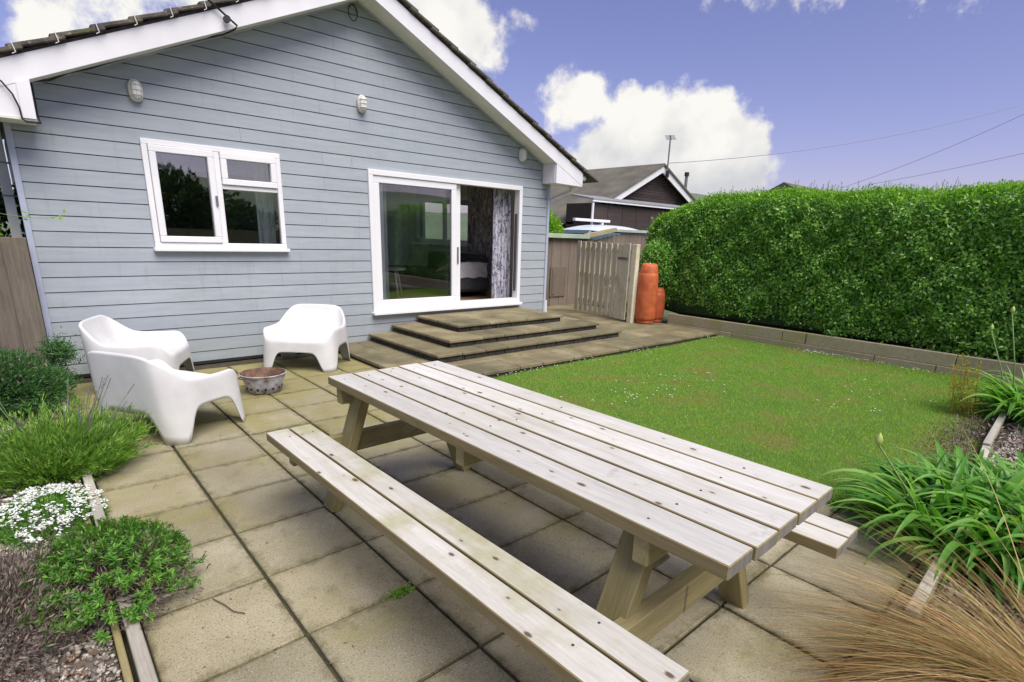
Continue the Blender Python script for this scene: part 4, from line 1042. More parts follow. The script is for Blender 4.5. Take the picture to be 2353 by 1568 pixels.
# car behind the shed: roof shows above the felt
cr = thing('parked_car', 'white roof of a parked vehicle showing above the shed', 'car', (11.5, 9.6, 0))
def roof_shell(z0, z1, ax, ay, m, name, n=24):
    V = []; F = []
    for i in range(n + 1):
        for j in range(n + 1):
            u, v = i / n * 2 - 1, j / n * 2 - 1; h = (1 - abs(u) ** 2.6) * (1 - abs(v) ** 3) ; V.append((u * ax, v * ay, z0 + (z1 - z0) * max(0, h) ** .7))
    for i in range(n):
        for j in range(n): a = i * (n + 1) + j; F.append([a, a + n + 1, a + n + 2, a + 1])
    return raw(name, V, F, m, cr, True)
roof_shell(1.61, 1.77, 1.15, .58, M['car_white'], 'roof')
MB().box(-1.25, 1.25, -.59, .59, 1.25, 1.62, .08).build('side_windows', M['car_blue'], cr); MB().box(-1.5, 1.5, -.62, .62, .35, 1.26, .12).build('body', M['car_white'], cr)
for px in (-.95, .95):
    for py in (-.58, .58): MB().tube([(px, py - .09, .33), (px, py + .09, .33)], .32, 20).build('wheel', M['black'], cr, True)

# ---- neighbour's bungalow
nb_ = thing('neighbour_bungalow', 'dark boarded neighbouring bungalow with brown roof and white bargeboards', 'house', (15.95, 11.1, 0))
sl2 = .475; az = 3.77
def g2(x): return az - sl2 * abs(x)
norm_fix(MB().prism([(-3.6, -.1), (3.6, -.1), (3.6, g2(3.6) - .1), (0, az - .1), (-3.6, g2(-3.6) - .1)], 'y', .25, 9).build('wall', M['dark_board'], nb_))
for k in range(24):
    z = 2.0 + k * .085; hw = min(3.6, (az - .16 - z) / sl2)
    if hw > .1: MB().box(-hw, hw, .232, .249, z, z + .078, .002).build('cladding_board', M['dark_board'], nb_)
for s in (-1, 1):
    P4 = [(0, az), (s * 4.0, g2(4.0)), (s * 4.0, g2(4.0) - .20), (0, az - .22)]
    norm_fix(MB().prism(P4, 'y', -.03 + .001 * s, .0 + .001 * s).build('bargeboard', M['white_paint'], nb_))
    P4 = [(0, az + .06), (s * 4.15, g2(4.15) + .06), (s * 4.15, g2(4.15)), (0, az + .001)]
    norm_fix(MB().prism(P4, 'y', -.08 + .001 * s, 9.2).build('roof', M['slate'], nb_))
norm_fix(MB().prism([(-.83, 2.425), (.23, 2.60), (.23, 2.64), (-.83, 2.465)], 'x', -4.19, 1.2).build('lean_to_roof', M['flat_roof'], nb_))
MB().box(-4.22, 1.25, -.83, -.801, 2.385, 2.424, .004).build('lean_to_fascia', M['white_paint'], nb_)
MB().box(-4.15, 1.15, -.70, .22, -.1, 2.355).build('lean_to_wall', M['dark_board'], nb_)
for k in range(8): MB().box(-4.1 + k * .66, -4.1 + k * .66 + .645, -.722, -.701, .2, 2.34, .004).build('wall_panel', M['dark_board'], nb_)
MB().tube([(-4.16, -.78, 2.36), (-4.16, -.76, .2)], .035, 8).build('downpipe', M['white_paint'], nb_)
bm_ = thing('pergola_beam', 'pale timber beam on a post in front of the dark neighbouring wall', 'beam', (12, 10.25, 0))
MB().box(-1.0, .42, -.05, .05, 1.86, 1.93, .004).build('beam', M['white_paint'], bm_); MB().box(.08, .16, -.04, .04, 0, 1.859, .004).build('post', M['white_paint'], bm_)
ae = thing('tv_aerial', 'tall television aerial on a mast at the neighbouring gable peak', 'aerial', (16.08, 11.0, 0))
MB().tube([(0, 0, 3.4), (0, 0, 4.66)], .025, 8).build('mast', M['steel'], ae)
MB().tube([(-.35, -.2, 4.58), (.35, .2, 4.62)], .012, 6).build('boom', M['steel'], ae)
for k in range(7):
    t_ = -.33 + k * .11; MB().tube([(t_ - .08, t_ * .57 + .13, 4.60), (t_ + .08, t_ * .57 - .13, 4.60)], .006, 5).build('element', M['steel'], ae)
MB().tube([(-.05, -.05, 3.6), (-.05, -.05, 3.4)], .06, 8).build('clamp', M['black'], ae)

# ---- further house and chimney pole
fh = thing('distant_house', 'small white gable with dark roof edges just above the hedge', 'house', (28.0, 12.4, 0))
norm_fix(MB().prism([(-3.2, 0), (3.2, 0), (3.2, 2.55), (0, 4.15), (-3.2, 2.55)], 'x', 0, 8).build('wall', M['white_paint'], fh))
for s in (-1, 1):
    norm_fix(MB().prism([(0, 4.32), (s * 3.6, 2.50), (s * 3.6, 2.32), (0, 4.14)], 'x', -.2, 8.2).build('roof', M['slate'], fh))
norm_fix(MB().prism([(-.7, 3.2), (.7, 3.2), (0, 3.75)], 'x', -.03, -.005).build('gable_vent', M['flat_roof'], fh))
h3 = thing('distant_house', 'low grey green roof beyond the dark neighbouring gable', 'house', (26, 17, 0), R(8))
norm_fix(MB().prism([(-5, 0), (5, 0), (5, 2.6), (-5, 2.6)], 'y', 0, 6).build('wall', M['white_paint'], h3)); norm_fix(MB().prism([(-.3, 2.5), (6.3, 2.5), (3, 4.35)], 'x', -5.4, 5.4).build('roof', M['flat_roof'], h3))
cp = thing('flue_pole', 'thin flue pole standing on the low roof right of the gable', 'flue', (19.9, 12.7, 0))
MB().tube([(0, 0, 0), (0, 0, 3.9)], .06, 8).build('pole', M['steel'], cp); MB().tube([(0, 0, 3.88), (0, 0, 4.02)], .09, 8).build('cowl', M['black'], cp)

# ---- overhead wires
def ray_pt(d, t): return (d[0] * t, d[1] * t, 1.43 + d[2] * t)
M['wire'] = simple('grey_wire', (.26, .26, .34), .6)
tube_thing('overhead_wire', sagged((16.15, 11.0, 3.85), (30, 4.5, 7.0), .35), .010, M['wire'], 'overhead wire running from the neighbouring gable peak to the upper right', 'wire')
tube_thing('overhead_wire', sagged((30, 10.6, 4.15), (30, 4.2, 6.75), .15), .009, M['wire'], 'faint middle overhead wire rising above the hedge', 'wire')
tube_thing('overhead_wire', sagged((30, 9.5, 4.25), (30, 3.9, 5.25), .05), .009, M['wire'], 'lowest overhead wire at the right edge above the hedge', 'wire')

# ================================================================= PLANTS
def hedge():
    t = thing('hedge', 'long clipped privet hedge above the sleeper wall', 'hedge', (0, 0, 0))
    y1, y0 = 6.2, -4.0; xf, xb = 8.30, 9.7
    def top(y): return 2.13 + .025 * np.sin(y * 2.1) + .02 * np.sin(y * 5.3 + 1) - .50 * np.clip((y - 4.7) / 1.5, 0, 1) ** 2.0
    def bot(y): return .29 + .17 * np.clip((y - 1.5) / 3, 0, 1) + .04 * np.sin(y * 4) + .03 * np.sin(y * 11)
    # solid dark green core added to block light and keep gaps between leaves shaded
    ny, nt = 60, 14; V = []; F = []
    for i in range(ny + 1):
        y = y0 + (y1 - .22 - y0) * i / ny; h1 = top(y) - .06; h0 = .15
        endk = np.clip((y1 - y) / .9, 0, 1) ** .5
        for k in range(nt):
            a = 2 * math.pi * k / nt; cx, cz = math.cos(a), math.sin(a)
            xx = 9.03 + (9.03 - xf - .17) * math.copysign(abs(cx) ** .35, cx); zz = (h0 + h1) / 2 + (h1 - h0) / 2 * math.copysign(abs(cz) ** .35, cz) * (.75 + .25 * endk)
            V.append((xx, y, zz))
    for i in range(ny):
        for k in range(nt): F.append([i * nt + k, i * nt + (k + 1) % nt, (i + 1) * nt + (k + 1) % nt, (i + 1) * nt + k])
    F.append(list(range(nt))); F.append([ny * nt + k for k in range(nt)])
    norm_fix(raw('inner_core', V, F, simple('hedge_shade_leaf', (.05, .12, .03), .9, .4, 18, .8), t))
    # leaves on the front face, end and top
    def clump(y, z, s): return .045 * np.sin(y * 6.1 + z * 4) * np.sin(z * 7.3 + y * 2) + .03 * np.sin(y * 17 + s) * np.sin(z * 15) 
    n = 78000; y = rng.uniform(y0 + 2.4, y1, n); u = rng.random(n); hh = top(y); bb = bot(y)
    z = bb + (hh - bb) * u
    endr = np.clip((y - (y1 - .75)) / .75, 0, 1); topr = np.clip((z - (hh - .28)) / .28, 0, 1)
    x = xf + .50 * (1 - np.sqrt(np.maximum(0, 1 - endr ** 2))) + .22 * (1 - np.sqrt(np.maximum(0, 1 - topr ** 2))) + clump(y, z, 0) * 1.25 - rng.random(n) ** 2 * .07 + .06 * rng.random(n)
    low = np.clip(1 - u * 6, 0, 1); x += low * .10 * rng.random(n)
    N = np.stack([-(1 - .7 * topr) * (1 - .6 * endr), endr * .9, .75 + topr * 1.2], 1) + rng.normal(size=(n, 3)) * .42
    P = np.stack([x, y, z + rng.normal(size=n) * .02], 1); D = rdir(n) * .9 + np.stack([-.25 * np.ones(n), np.zeros(n), -.15 + topr], 1)
    # ragged hanging bottom
    hang = (u < .04); P[hang, 2] -= rng.random(hang.sum()) * .10
    sel = (topr > .35) & (rng.random(n) < .75 * topr + .1) | (rng.random(n) < .10)
    L = rng.uniform(.030, .066, n); Wd = L * rng.uniform(.42, .62, n)
    leaves('foliage', P[~sel], D[~sel], N[~sel], L[~sel], Wd[~sel], M['hedge_leaf'], t)
    leaves('young_foliage', P[sel], D[sel], N[sel], L[sel], Wd[sel], M['hedge_tip'], t)
    n = 42000; y = rng.uniform(y0 + 2.2, y1 - .2, n); x = rng.uniform(xf + .10, 9.6, n); z = top(y) + .03 * np.sin(x * 9 + y * 3) + rng.normal(size=n) * .025 - .12 * np.clip((y - 5.2) / .9, 0, 1)
    leaves('top_foliage', np.stack([x, y, z], 1), rdir(n, .8), rdir(n, 1), rng.uniform(.022, .042, n), rng.uniform(.012, .02, n), M['hedge_tip'], t)
    n = 9000; u = rng.random(n); x = xf + .2 + 1.2 * u; z = .35 + 1.3 * rng.random(n); y = y1 - .08 - .35 * np.abs(u - .55) ** 2 + rng.normal(size=n) * .05
    leaves('end_foliage', np.stack([x, y, z], 1), rdir(n), np.stack([-.4 + 0 * x, np.ones(n), .6 + 0 * x], 1) + rng.normal(size=(n, 3)) * .4, rng.uniform(.03, .06, n), .026, M['hedge_leaf'], t)
    n = 5200; d = rdir(n); P = np.array([8.22, 5.62, 1.05]) + d * (.55 + .45 * rng.random((n, 1))) * [.26, .34, .42]
    leaves('bulge_foliage', P, d + rdir(n), d * .6 + [-.3, -.2, .8] + rng.normal(size=(n, 3)) * .3, rng.uniform(.03, .06, n), .028, M['hedge_leaf'], t)
    # loose shoots reaching out of the face, dead twigs
    Pp, Dd = [], []; tw = MB()
    for _ in range(150):
        yy = random.uniform(-.5, 6.0); zz = random.uniform(.35, 1.95); l = random.uniform(.05, .15); a = random.uniform(-.6, .9)
        p0 = Vector((xf + .05, yy, zz)); d = Vector((-1, random.uniform(-.6, .6), a)).normalized(); tw.tube([p0, p0 + d * l], [.003, .0015], 4)
        for k in range(9): q = p0 + d * l * (k + 1) / 9; v = rdir(1)[0] + np.array(d) * .8; Pp.append(tuple(q)); Dd.append(tuple(v))
    leaves('loose_shoots', np.array(Pp), np.array(Dd), rdir(len(Pp), 1.0), rng.uniform(.03, .05, len(Pp)), .022, M['hedge_tip'], t); stuff(tw.build('twigs', M['bark'], t))
    # upright sprigs along the top
    Pp, Dd, Nn, Ls = [], [], [], []; st = MB()
    for _ in range(170):
        yy = random.choice([random.uniform(-.3, 5.0), random.gauss(4.3, .12), random.gauss(2.6, .2), random.gauss(3.4, .15), random.gauss(1.9, .1)]); xx = random.uniform(8.5, 9.5); h = random.uniform(.06, .19); zt = float(top(yy))
        lean = (random.uniform(-.03, .03), random.uniform(-.04, .04)); st.tube([(xx, yy, zt - .05), (xx + lean[0], yy + lean[1], zt + h)], [.003, .0015], 4)
        for k in range(9):
            f = (k + 1) / 9; Pp.append((xx + lean[0] * f, yy + lean[1] * f, zt + h * f - .02)); a = k * 2.4; Dd.append((math.cos(a), math.sin(a), .5)); Nn.append((0, 0, 1)); Ls.append(random.uniform(.022, .038))
    leaves('sprig_leaves', np.array(Pp), np.array(Dd), np.array(Nn), np.array(Ls), np.array(Ls) * .5, M['hedge_leaf'], t)
    stuff(st.build('sprigs', M['bark'], t))
    for k in range(14): MB().tube([(8.75 + random.uniform(-.1, .1), 5.4 - k * .62, .15), (8.8, 5.4 - k * .62 + random.uniform(-.1, .1), .6)], [.03, .022], 6).build('stem', M['bark'], t)
hedge()

def blob(name, c, rad, n, L, m, parent, up=.3, squash=1.0, wr=.5, hollow=.55, lump=.18):
    d = rdir(n); lumpf = 1 + lump * np.sin(d[:, 0] * 5 + c[0] * 7) * np.sin(d[:, 1] * 6 + 1) + lump * .6 * np.sin(d[:, 2] * 9 + d[:, 0] * 7)
    rr = (hollow + (1 - hollow) * rng.random(n) ** .5) * lumpf
    P = np.array(c) + d * rr[:, None] * np.array(rad); Dv = d + rng.normal(size=(n, 3)) * .6; Dv[:, 2] += up
    Ls = rng.uniform(L[0], L[1], n); return leaves(name, P, Dv, rdir(n, .7), Ls, Ls * wr, m, parent)
t = thing('gap_hedge', 'dark leafy hedge added behind the white post to darken the gap at the left edge', 'hedge', (-1.1, 9.3, 0))  # added so the gap between post and corner trim goes dark
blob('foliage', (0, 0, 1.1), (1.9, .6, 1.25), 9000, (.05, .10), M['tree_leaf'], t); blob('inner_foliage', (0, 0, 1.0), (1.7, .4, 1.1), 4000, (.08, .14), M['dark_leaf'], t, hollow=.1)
# bush in the neighbour's garden seen past the house corner and through the side window
t = thing('bush', 'bright green bush past the right corner of the bungalow', 'bush', (9.0, 9.4, 0))
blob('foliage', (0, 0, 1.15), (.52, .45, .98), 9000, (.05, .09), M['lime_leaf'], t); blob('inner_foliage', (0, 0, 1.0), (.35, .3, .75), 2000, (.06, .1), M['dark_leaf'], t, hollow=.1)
t2 = thing('bush', 'tall lime green bush seen only through the side window of the room', 'bush', (8.5, 11.6, 0))
blob('foliage', (0, 0, 1.5), (1.7, .8, 1.5), 22000, (.06, .10), M['lime_leaf'], t2); MB().tube([(0, 0, 0), (.05, 0, 1.2)], [.08, .04], 8).build('trunk', M['bark'], t2)
MB().tube([(0, 0, 0), (.05, 0, .9)], [.06, .03], 8).build('trunk', M['bark'], t)

def base_empty(name, label, cat, loc): return thing(name, label, cat, loc)
# --- rear left bush
t = thing('herb_bush', 'dark green bushy herb at the back of the left bed by the wall corner', 'plant', (-.30, 5.55, 0))
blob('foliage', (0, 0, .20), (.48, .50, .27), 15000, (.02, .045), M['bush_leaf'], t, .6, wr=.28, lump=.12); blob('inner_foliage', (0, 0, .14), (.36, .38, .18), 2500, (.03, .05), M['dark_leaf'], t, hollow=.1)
n = 420; P = np.stack([rng.normal(0, .24, n), rng.normal(0, .24, n), rng.uniform(.30, .44, n)], 1); leaves('dry_flower_heads', P, rdir(n, 1.2), rdir(n), .035, .012, M['heather'], t)
n = 2200; P = rng.normal(size=(n, 3)) * [.05, .05, .05] + [.42, .15, .40]; leaves('side_shoot', P, rdir(n, .6), rdir(n), .03, .008, M['bush_leaf'], t)
MB().tube([(.1, 0, 0), (.3, .1, .2), (.42, .15, .42)], [.01, .007, .004], 6).build('stem', M['bark'], t)
# --- lavender
t = thing('lavender_bush', 'green lavender clump spilling over the patio behind the nearest chair', 'plant', (.0, 3.98, 0))
def shoots(ns, rb, L0, L1, per, ll, lw, m, sx=0.0, spread=1.0):
    a = rng.uniform(0, 6.283, ns); r = np.sqrt(rng.random(ns)); B = np.stack([r * rb * np.cos(a), r * rb * np.sin(a), 0 * a + .01], 1)
    D = unit(np.stack([np.cos(a) * r * spread + sx, np.sin(a) * r * spread, 0 * a + .85], 1) + rng.normal(size=(ns, 3)) * .16); Ls = rng.uniform(L0, L1, ns) * (1.1 - .25 * r)
    f = rng.random((ns, per)) ** .8; C = B[:, None] + D[:, None] * (Ls[:, None] * f)[..., None]; C[..., 2] -= (r[:, None] * f ** 2 * .05)
    sd_ = rng.normal(size=(ns, per, 3)); DD = D[:, None] * 1.0 + unit(sd_) * .55
    C = C.reshape(-1, 3); DD = DD.reshape(-1, 3); n_ = len(C); return C, DD, rng.uniform(ll * .6, ll * 1.3, n_), lw
C_, DD_, l_, w_ = shoots(600, .20, .18, .46, 36, .045, .0055, None, .12, .95)
leaves('foliage', C_, DD_, rdir(len(C_), .5), l_, w_, M['lav_leaf'], t)
n = 14000; d = rdir(n); d[:, 2] = np.abs(d[:, 2]); P = d * (rng.random(n) ** .4)[:, None] * [.33, .33, .25]; leaves('leaflets', P + [-.03, 0, .02], d + rng.normal(size=(n, 3)) * .4 + [0, 0, .5], rdir(n), rng.uniform(.03, .06, n), .006, M['lav_leaf'], t)
stalk = None
for k in range(36):
    a = random.uniform(-1.5, 1.2) if k % 4 else random.uniform(0, 6.28); out = random.uniform(.25, .75); L_ = random.uniform(.34, .52)
    if stalk is None or k < 3:
        mb = MB().tube([(0, 0, 0), (.01, 0, .2), (.0, 0, .40)], .0018, 4, 0)
        for q in range(10):
            zz = .395 + q * .006; mb.lathe([(.001, 0), (.0036, .004), (.001, .008)], 6, 1, (0.0, 0, zz))
        o = mb.build('flower_stalk', [M['stem'], M['lav_flower']], t); stalk = o.data
    else: o = link(bpy.data.objects.new('flower_stalk', stalk), t)
    o.location = (.08 * math.cos(a), .08 * math.sin(a), .04); dv = Vector((math.cos(a) * out, math.sin(a) * out, .85)); o.rotation_euler = dv.to_track_quat('Z', 'Y').to_euler(); o.scale = (1, 1, L_ / .42)
# second tired lavender further left
t = thing('dry_lavender', 'half dried lavender with brown tips at the left picture edge', 'plant', (-.62, 4.25, 0))
C_, DD_, l_, w_ = shoots(420, .22, .12, .30, 30, .04, .006, None, 0, 1.1)
leaves('foliage', C_, DD_, rdir(len(C_), .5), l_, w_, M['lav_leaf'], t)
n = 1600; d = rdir(n, .6); d[:, 2] = np.abs(d[:, 2]); leaves('dry_tips', d * [.34, .34, .30], d + rng.normal(size=(n, 3)) * .3, rdir(n), .035, .009, M['heather'], t)
# --- white candytuft
t = thing('candytuft', 'low candytuft covered in white flowers beside the left edging', 'plant', (-.10, 3.33, 0))
n = 9000; d = rdir(n); d[:, 2] = np.abs(d[:, 2]); P = d * (.6 + .4 * rng.random((n, 1))) * [.24, .34, .10]; leaves('foliage', P, d + rng.normal(size=(n, 3)) * .5, rdir(n, .5), rng.uniform(.012, .024, n), .006, M['sedum_leaf'], t)
Pl = []
for _ in range(210):
    a = random.uniform(0, 6.28); r_ = math.sqrt(random.random()); cx, cy = r_ * .235 * math.cos(a), r_ * .33 * math.sin(a)
    if math.sin(cx * 17 + 1) * math.cos(cy * 13) > .55: continue
    cz = .105 * math.sqrt(max(0, 1 - r_ * r_ * .85)) + .014
    for q in range(11): Pl.append((cx + random.gauss(0, .009), cy + random.gauss(0, .009), cz + random.gauss(0, .004)))
Pl = np.array(Pl); n = len(Pl); leaves('flowers', Pl, rdir(n) * [1, 1, .35], rdir(n, 3), rng.uniform(.010, .016, n), .010, M['petal'], t, 0)
# --- big green shrub with whorled shoots over the edging + brown heather
t = thing('whorled_shrub', 'low spreading shrub of green whorled shoots hanging over the left edging', 'plant', (.02, 2.42, 0))
tips = []
for _ in range(430):
    a = random.uniform(0, 6.28); r_ = math.sqrt(random.random()) * random.uniform(.9, 1.08); x_ = .05 + r_ * .30 * math.cos(a); y_ = r_ * .40 * math.sin(a) + .04; z_ = .05 + .20 * math.sqrt(max(0.02, 1 - r_ ** 2)) * random.uniform(.75, 1.08)
    tips.append((x_, y_, z_, math.cos(a) * r_, math.sin(a) * r_))
P, D, Nn = [], [], []; st = MB()
for i, (x_, y_, z_, dx, dy) in enumerate(tips):
    ax_ = Vector((dx, dy, .75)).normalized(); q = ax_.to_track_quat('Z', 'Y')
    if i % 2 == 0: st.tube([(dx * .1, dy * .1, .02), (x_ - ax_.x * .03, y_ - ax_.y * .03, z_ - ax_.z * .03), (x_, y_, z_)], [.004, .003, .002], 4)
    for k in range(30):
        b_ = k * 2.4; el = random.uniform(.15, 1.1); v = q @ Vector((math.cos(b_) * math.cos(el), math.sin(b_) * math.cos(el), math.sin(el))); h = -.045 * random.random()
        P.append((x_ + ax_.x * h, y_ + ax_.y * h, z_ + ax_.z * h)); D.append(v); Nn.append(ax_)
P = np.array(P); n = len(P); leaves('foliage', P, np.array(D), np.array(Nn), rng.uniform(.016, .030, n), rng.uniform(.0045, .007, n), M['sedum_leaf'], t)
st.build('branches', M['bark'], t); blob('inner_twigs', (.05, .04, .07), (.27, .36, .13), 6500, (.015, .04), M['heather'], t, hollow=.1, wr=.15)
t = thing('brown_heather', 'dry brown heather with a few green tips at the lower left', 'plant', (-.33, 2.38, 0))
blob('dry_twigs', (.02, 0, .08), (.30, .42, .20), 20000, (.012, .035), M['heather'], t, .8, wr=.2, hollow=.3)
P, D = [], []
for _ in range(26):
    c = (random.uniform(-.22, .26), random.uniform(-.42, .32)); z_ = .13 + random.uniform(0, .06)
    for k in range(26): v = rdir(1, .9)[0]; P.append((c[0], c[1], z_)); D.append(v)
P = np.array(P); leaves('green_tips', P + rng.normal(size=P.shape) * .006, np.array(D), rdir(len(P)), rng.uniform(.018, .032, len(P)), .006, M['sedum_leaf'], t)
# stones in the left bed
def rock(loc, s, label):
    V = []; F = []; n = 10
    for i in range(n + 1):
        for j in range(n * 2):
            th = math.pi * i / n; ph = math.pi * j / n; k = 1 + .12 * math.sin(th * 3 + s[0] * 50) * math.sin(ph * 2 + loc[1]); V.append((s[0] * k * math.sin(th) * math.cos(ph), s[1] * k * math.sin(th) * math.sin(ph), s[2] * k * math.cos(th)))
    for i in range(n):
        for j in range(n * 2): a = i * n * 2 + j; b = i * n * 2 + (j + 1) % (n * 2); F.append([a, b, b + n * 2, a + n * 2])
    o = raw('stone', V, F, simple('bed_stone', (.22, .19, .15), .85, .3, 20, .5), smooth=True); o.location = loc; return tag(o, label, 'stone')
rock((-.36, 3.62, .03), (.10, .12, .05), 'flat rounded stone below the lavender at the left edge')
n = 420; P = np.stack([rng.uniform(-.6, .0, n), rng.uniform(1.7, 2.3, n), rng.uniform(.015, .03, n)], 1)
o = leaves('fallen_leaves', P, rdir(n), rdir(n, 2), rng.uniform(.015, .04, n), rng.uniform(.01, .022, n), leaf_mat('rust_brown_leaves', [(.07, .045, .03), (.16, .095, .055), (.24, .14, .08)], .1, .8)); tag(stuff(o), 'rust brown fallen leaves over the gravel at the lower left', 'leaf litter')

# --- agapanthus
def strap_meshes():
    out = []
    for k in range(10):
        L_ = .46 + .02 * k; seg = 12; wmax = .0165 + .0018 * (k % 4); ang = R(random.uniform(22, 52)); bend = random.uniform(1.5, 2.5); tw = random.uniform(-.25, .25); V = []; F = []
        p = Vector((0, 0, 0)); th = ang
        for i in range(seg + 1):
            f = i / seg; w = wmax * (min(1, .5 + f * 3)) * (1 - f ** 3.2) + .0008; s_ = tw * f
            sx, sz = math.cos(s_), math.sin(s_); d = Vector((math.sin(th), 0, math.cos(th))); nrm = Vector((-math.cos(th), 0, math.sin(th)))
            side = Vector((0, sx, 0)) + nrm * sz
            V += [tuple(p - side * w), tuple(p - nrm * w * .35), tuple(p + side * w)]
            p = p + d * L_ / seg; th += bend / seg * (.4 + 1.2 * f)
        for i in range(seg):
            a = i * 3; F += [[a, a + 1, a + 4, a + 3], [a + 1, a + 2, a + 5, a + 4]]
        me = bpy.data.meshes.new('strap_leaf'); me.from_pydata(V, [], F); me.materials.append(M['strap_leaf']); me.polygons.foreach_set('use_smooth', [True] * len(F)); out.append(me)
    return out
M['strap_under'] = leaf_mat('inner_strap_leaves', [(.06, .20, .03), (.13, .33, .045), (.26, .46, .10)], .3, .4)
SM = strap_meshes()
def strap_leaf_mat_fix():
    # single leaves: vary by object, not by island
    m = M['strap_leaf']
    for nd in m.node_tree.nodes:
        if nd.type == 'VALTORGB':
            oi = nn(m.node_tree, 'ShaderNodeObjectInfo'); lk(m.node_tree, oi.outputs['Random'], nd.inputs[0]); break
strap_leaf_mat_fix()
def agapanthus(loc, label, n, fans, rad, scale=1.0, squash=1):
    t = thing('agapanthus', label, 'plant', loc)
    cs = []
    for f in range(fans):
        a = random.uniform(0, 6.28); r_ = math.sqrt(random.random()) * rad; cs.append((r_ * math.cos(a) * squash, r_ * math.sin(a), a, r_ / rad))
    for k in range(n):
        cx, cy, ca, cr_ = cs[k % fans]; a = random.gauss(ca, 1.5 - .8 * cr_) if random.random() < .75 else random.uniform(0, 6.28)
        o = link(bpy.data.objects.new('leaf', SM[k % 10]), t); o.location = (cx + random.gauss(0, .02), cy + random.gauss(0, .02), .0)
        o.rotation_euler = Euler((random.gauss(0, .07), random.gauss(.05, .14), a)); s = random.uniform(.72, 1.18) * scale; o.scale = (s, s, s)
    m_ = int(n * 1.6); aa = rng.uniform(0, 6.28, m_); rr = np.sqrt(rng.random(m_)) * rad
    P_ = np.stack([rr * np.cos(aa), rr * np.sin(aa), np.zeros(m_) + .01], 1); D_ = np.stack([np.cos(aa), np.sin(aa), np.zeros(m_)], 1) * rng.uniform(.3, 1.6, m_)[:, None] + rng.normal(size=(m_, 3)) * .25 + [0, 0, 1.0]
    stuff(ribbons('inner_leaves', P_, D_, rng.uniform(.25, .46, m_) * scale, rng.uniform(.022, .034, m_), rng.uniform(.8, 2.2, m_), M['strap_under'], t, seg=7))
    return t
ag = agapanthus((3.34, .24, .02), 'large agapanthus clump of arching strap leaves beside the table end', 298, 30, .34, .95)
agx = agapanthus((3.62, .0, .02), 'dense agapanthus clump directly behind the large one, reaching the right edge', 290, 22, .38, .98)
ag2 = agapanthus((3.45, -.32, .02), 'agapanthus clump at the right edge behind the bronze grass', 260, 18, .36, 1.0)
ag3 = agapanthus((6.45, .25, .03), 'smaller agapanthus clump in front of the hedge at the right edge', 240, 14, .32, 1.05)
def stalk_head(parent, p, h, lean, kind):
    x_, y_ = p; top = (x_ + lean[0], y_ + lean[1], h)
    MB().tube([(x_, y_, 0), (x_ + lean[0] * .4, y_ + lean[1] * .4, h * .5), top], [.006, .005, .004], 6).build('flower_stalk', M['stem'] if kind != 'dead' else M['heather'], parent, True)
    if kind == 'bud':
        MB().lathe([(.001, -.01), (.012, .0), (.017, .018), (.012, .036), (.001, .055)], 12, 0, top).build('bud', M['bud'], parent, True)
    elif kind == 'seed':
        mb = MB()
        for q in range(46):
            v = rdir(1)[0]; c_ = (top[0] + v[0] * .022, top[1] + v[1] * .022, top[2] - .03 + v[2] * .075); mb.lathe([(.001, -.006), (.006, 0), (.001, .006)], 5, 0, c_)
        mb.build('seed_head', simple('speckled_seed_head', (.38, .30, .12), .8, .5, 90), parent)
    else:
        P_ = rng.normal(size=(120, 3)) * .022 + np.array(top); leaves('dead_flower', P_, rdir(120), rdir(120), .03, .008, M['dead'], parent)
stalk_head(ag, (.05, -.12), .66, (.02, -.02), 'dead'); stalk_head(ag, (.02, -.16), .42, (-.02, -.02), 'seed'); stalk_head(ag, (-.22, -.12), .20, (-.12, -.08), 'dead'); stalk_head(ag2, (-.25, .15), .34, (-.12, .02), 'dead'); stalk_head(ag2, (.0, .2), .5, (-.04, .0), 'dead')
stalk_head(ag3, (.0, .25), .90, (-.06, .18), 'bud'); stalk_head(ag3, (.05, .3), .72, (-.02, .25), 'bud')
stalk_head(ag, (-.25, .15), .55, (-.30, .24), 'bud')

# --- bronze carex
t = thing('bronze_grass', 'clump of long bronze grass sweeping over the patio at lower right', 'ornamental grass', (2.30, -.24, .0))
n = 3300; a = rng.uniform(0, 2 * math.pi, n); r = rng.random(n) ** .5 * .15
fav = rng.random(n) < .6; a = np.where(fav, rng.normal(math.radians(146), .5, n), a)
P = np.stack([r * np.cos(a), r * np.sin(a), np.zeros(n) + .01], 1); outv = rng.uniform(1.3, 4.2, n)[:, None]
D = np.stack([np.cos(a), np.sin(a), np.zeros(n)], 1) * outv + rng.normal(size=(n, 3)) * .26 + [0, 0, 1.0]
ribbons('blades', P, D, rng.uniform(.40, 1.05, n), rng.uniform(.0022, .0048, n), rng.uniform(.6, 1.7, n), M['carex'], t, seg=9)
# --- yellow weed
t = thing('yellow_weed', 'spindly yellowing weed at the far right corner of the lawn', 'weed', (6.15, .78, 0))
P, D = [], []; st = MB()
for k in range(9):
    bx_, by_ = random.uniform(-.15, .15), random.uniform(-.06, .12); h = random.uniform(.25, .62); ln = (random.uniform(-.12, .02), random.uniform(0, .12)); st.tube([(bx_, by_, 0), (bx_ + ln[0], by_ + ln[1], h)], [.004, .002], 4)
    for q in range(int(h * 260)):
        f = random.uniform(.1, 1); sp_ = .045 * (1.15 - f); P.append((bx_ + ln[0] * f + random.gauss(0, sp_), by_ + ln[1] * f + random.gauss(0, sp_), h * f)); D.append(rdir(1, .6)[0])
n = len(P); leaves('foliage', np.array(P), np.array(D), rdir(n), rng.uniform(.015, .035, n), .008, M['weed'], t); st.build('stems', M['weed'], t)
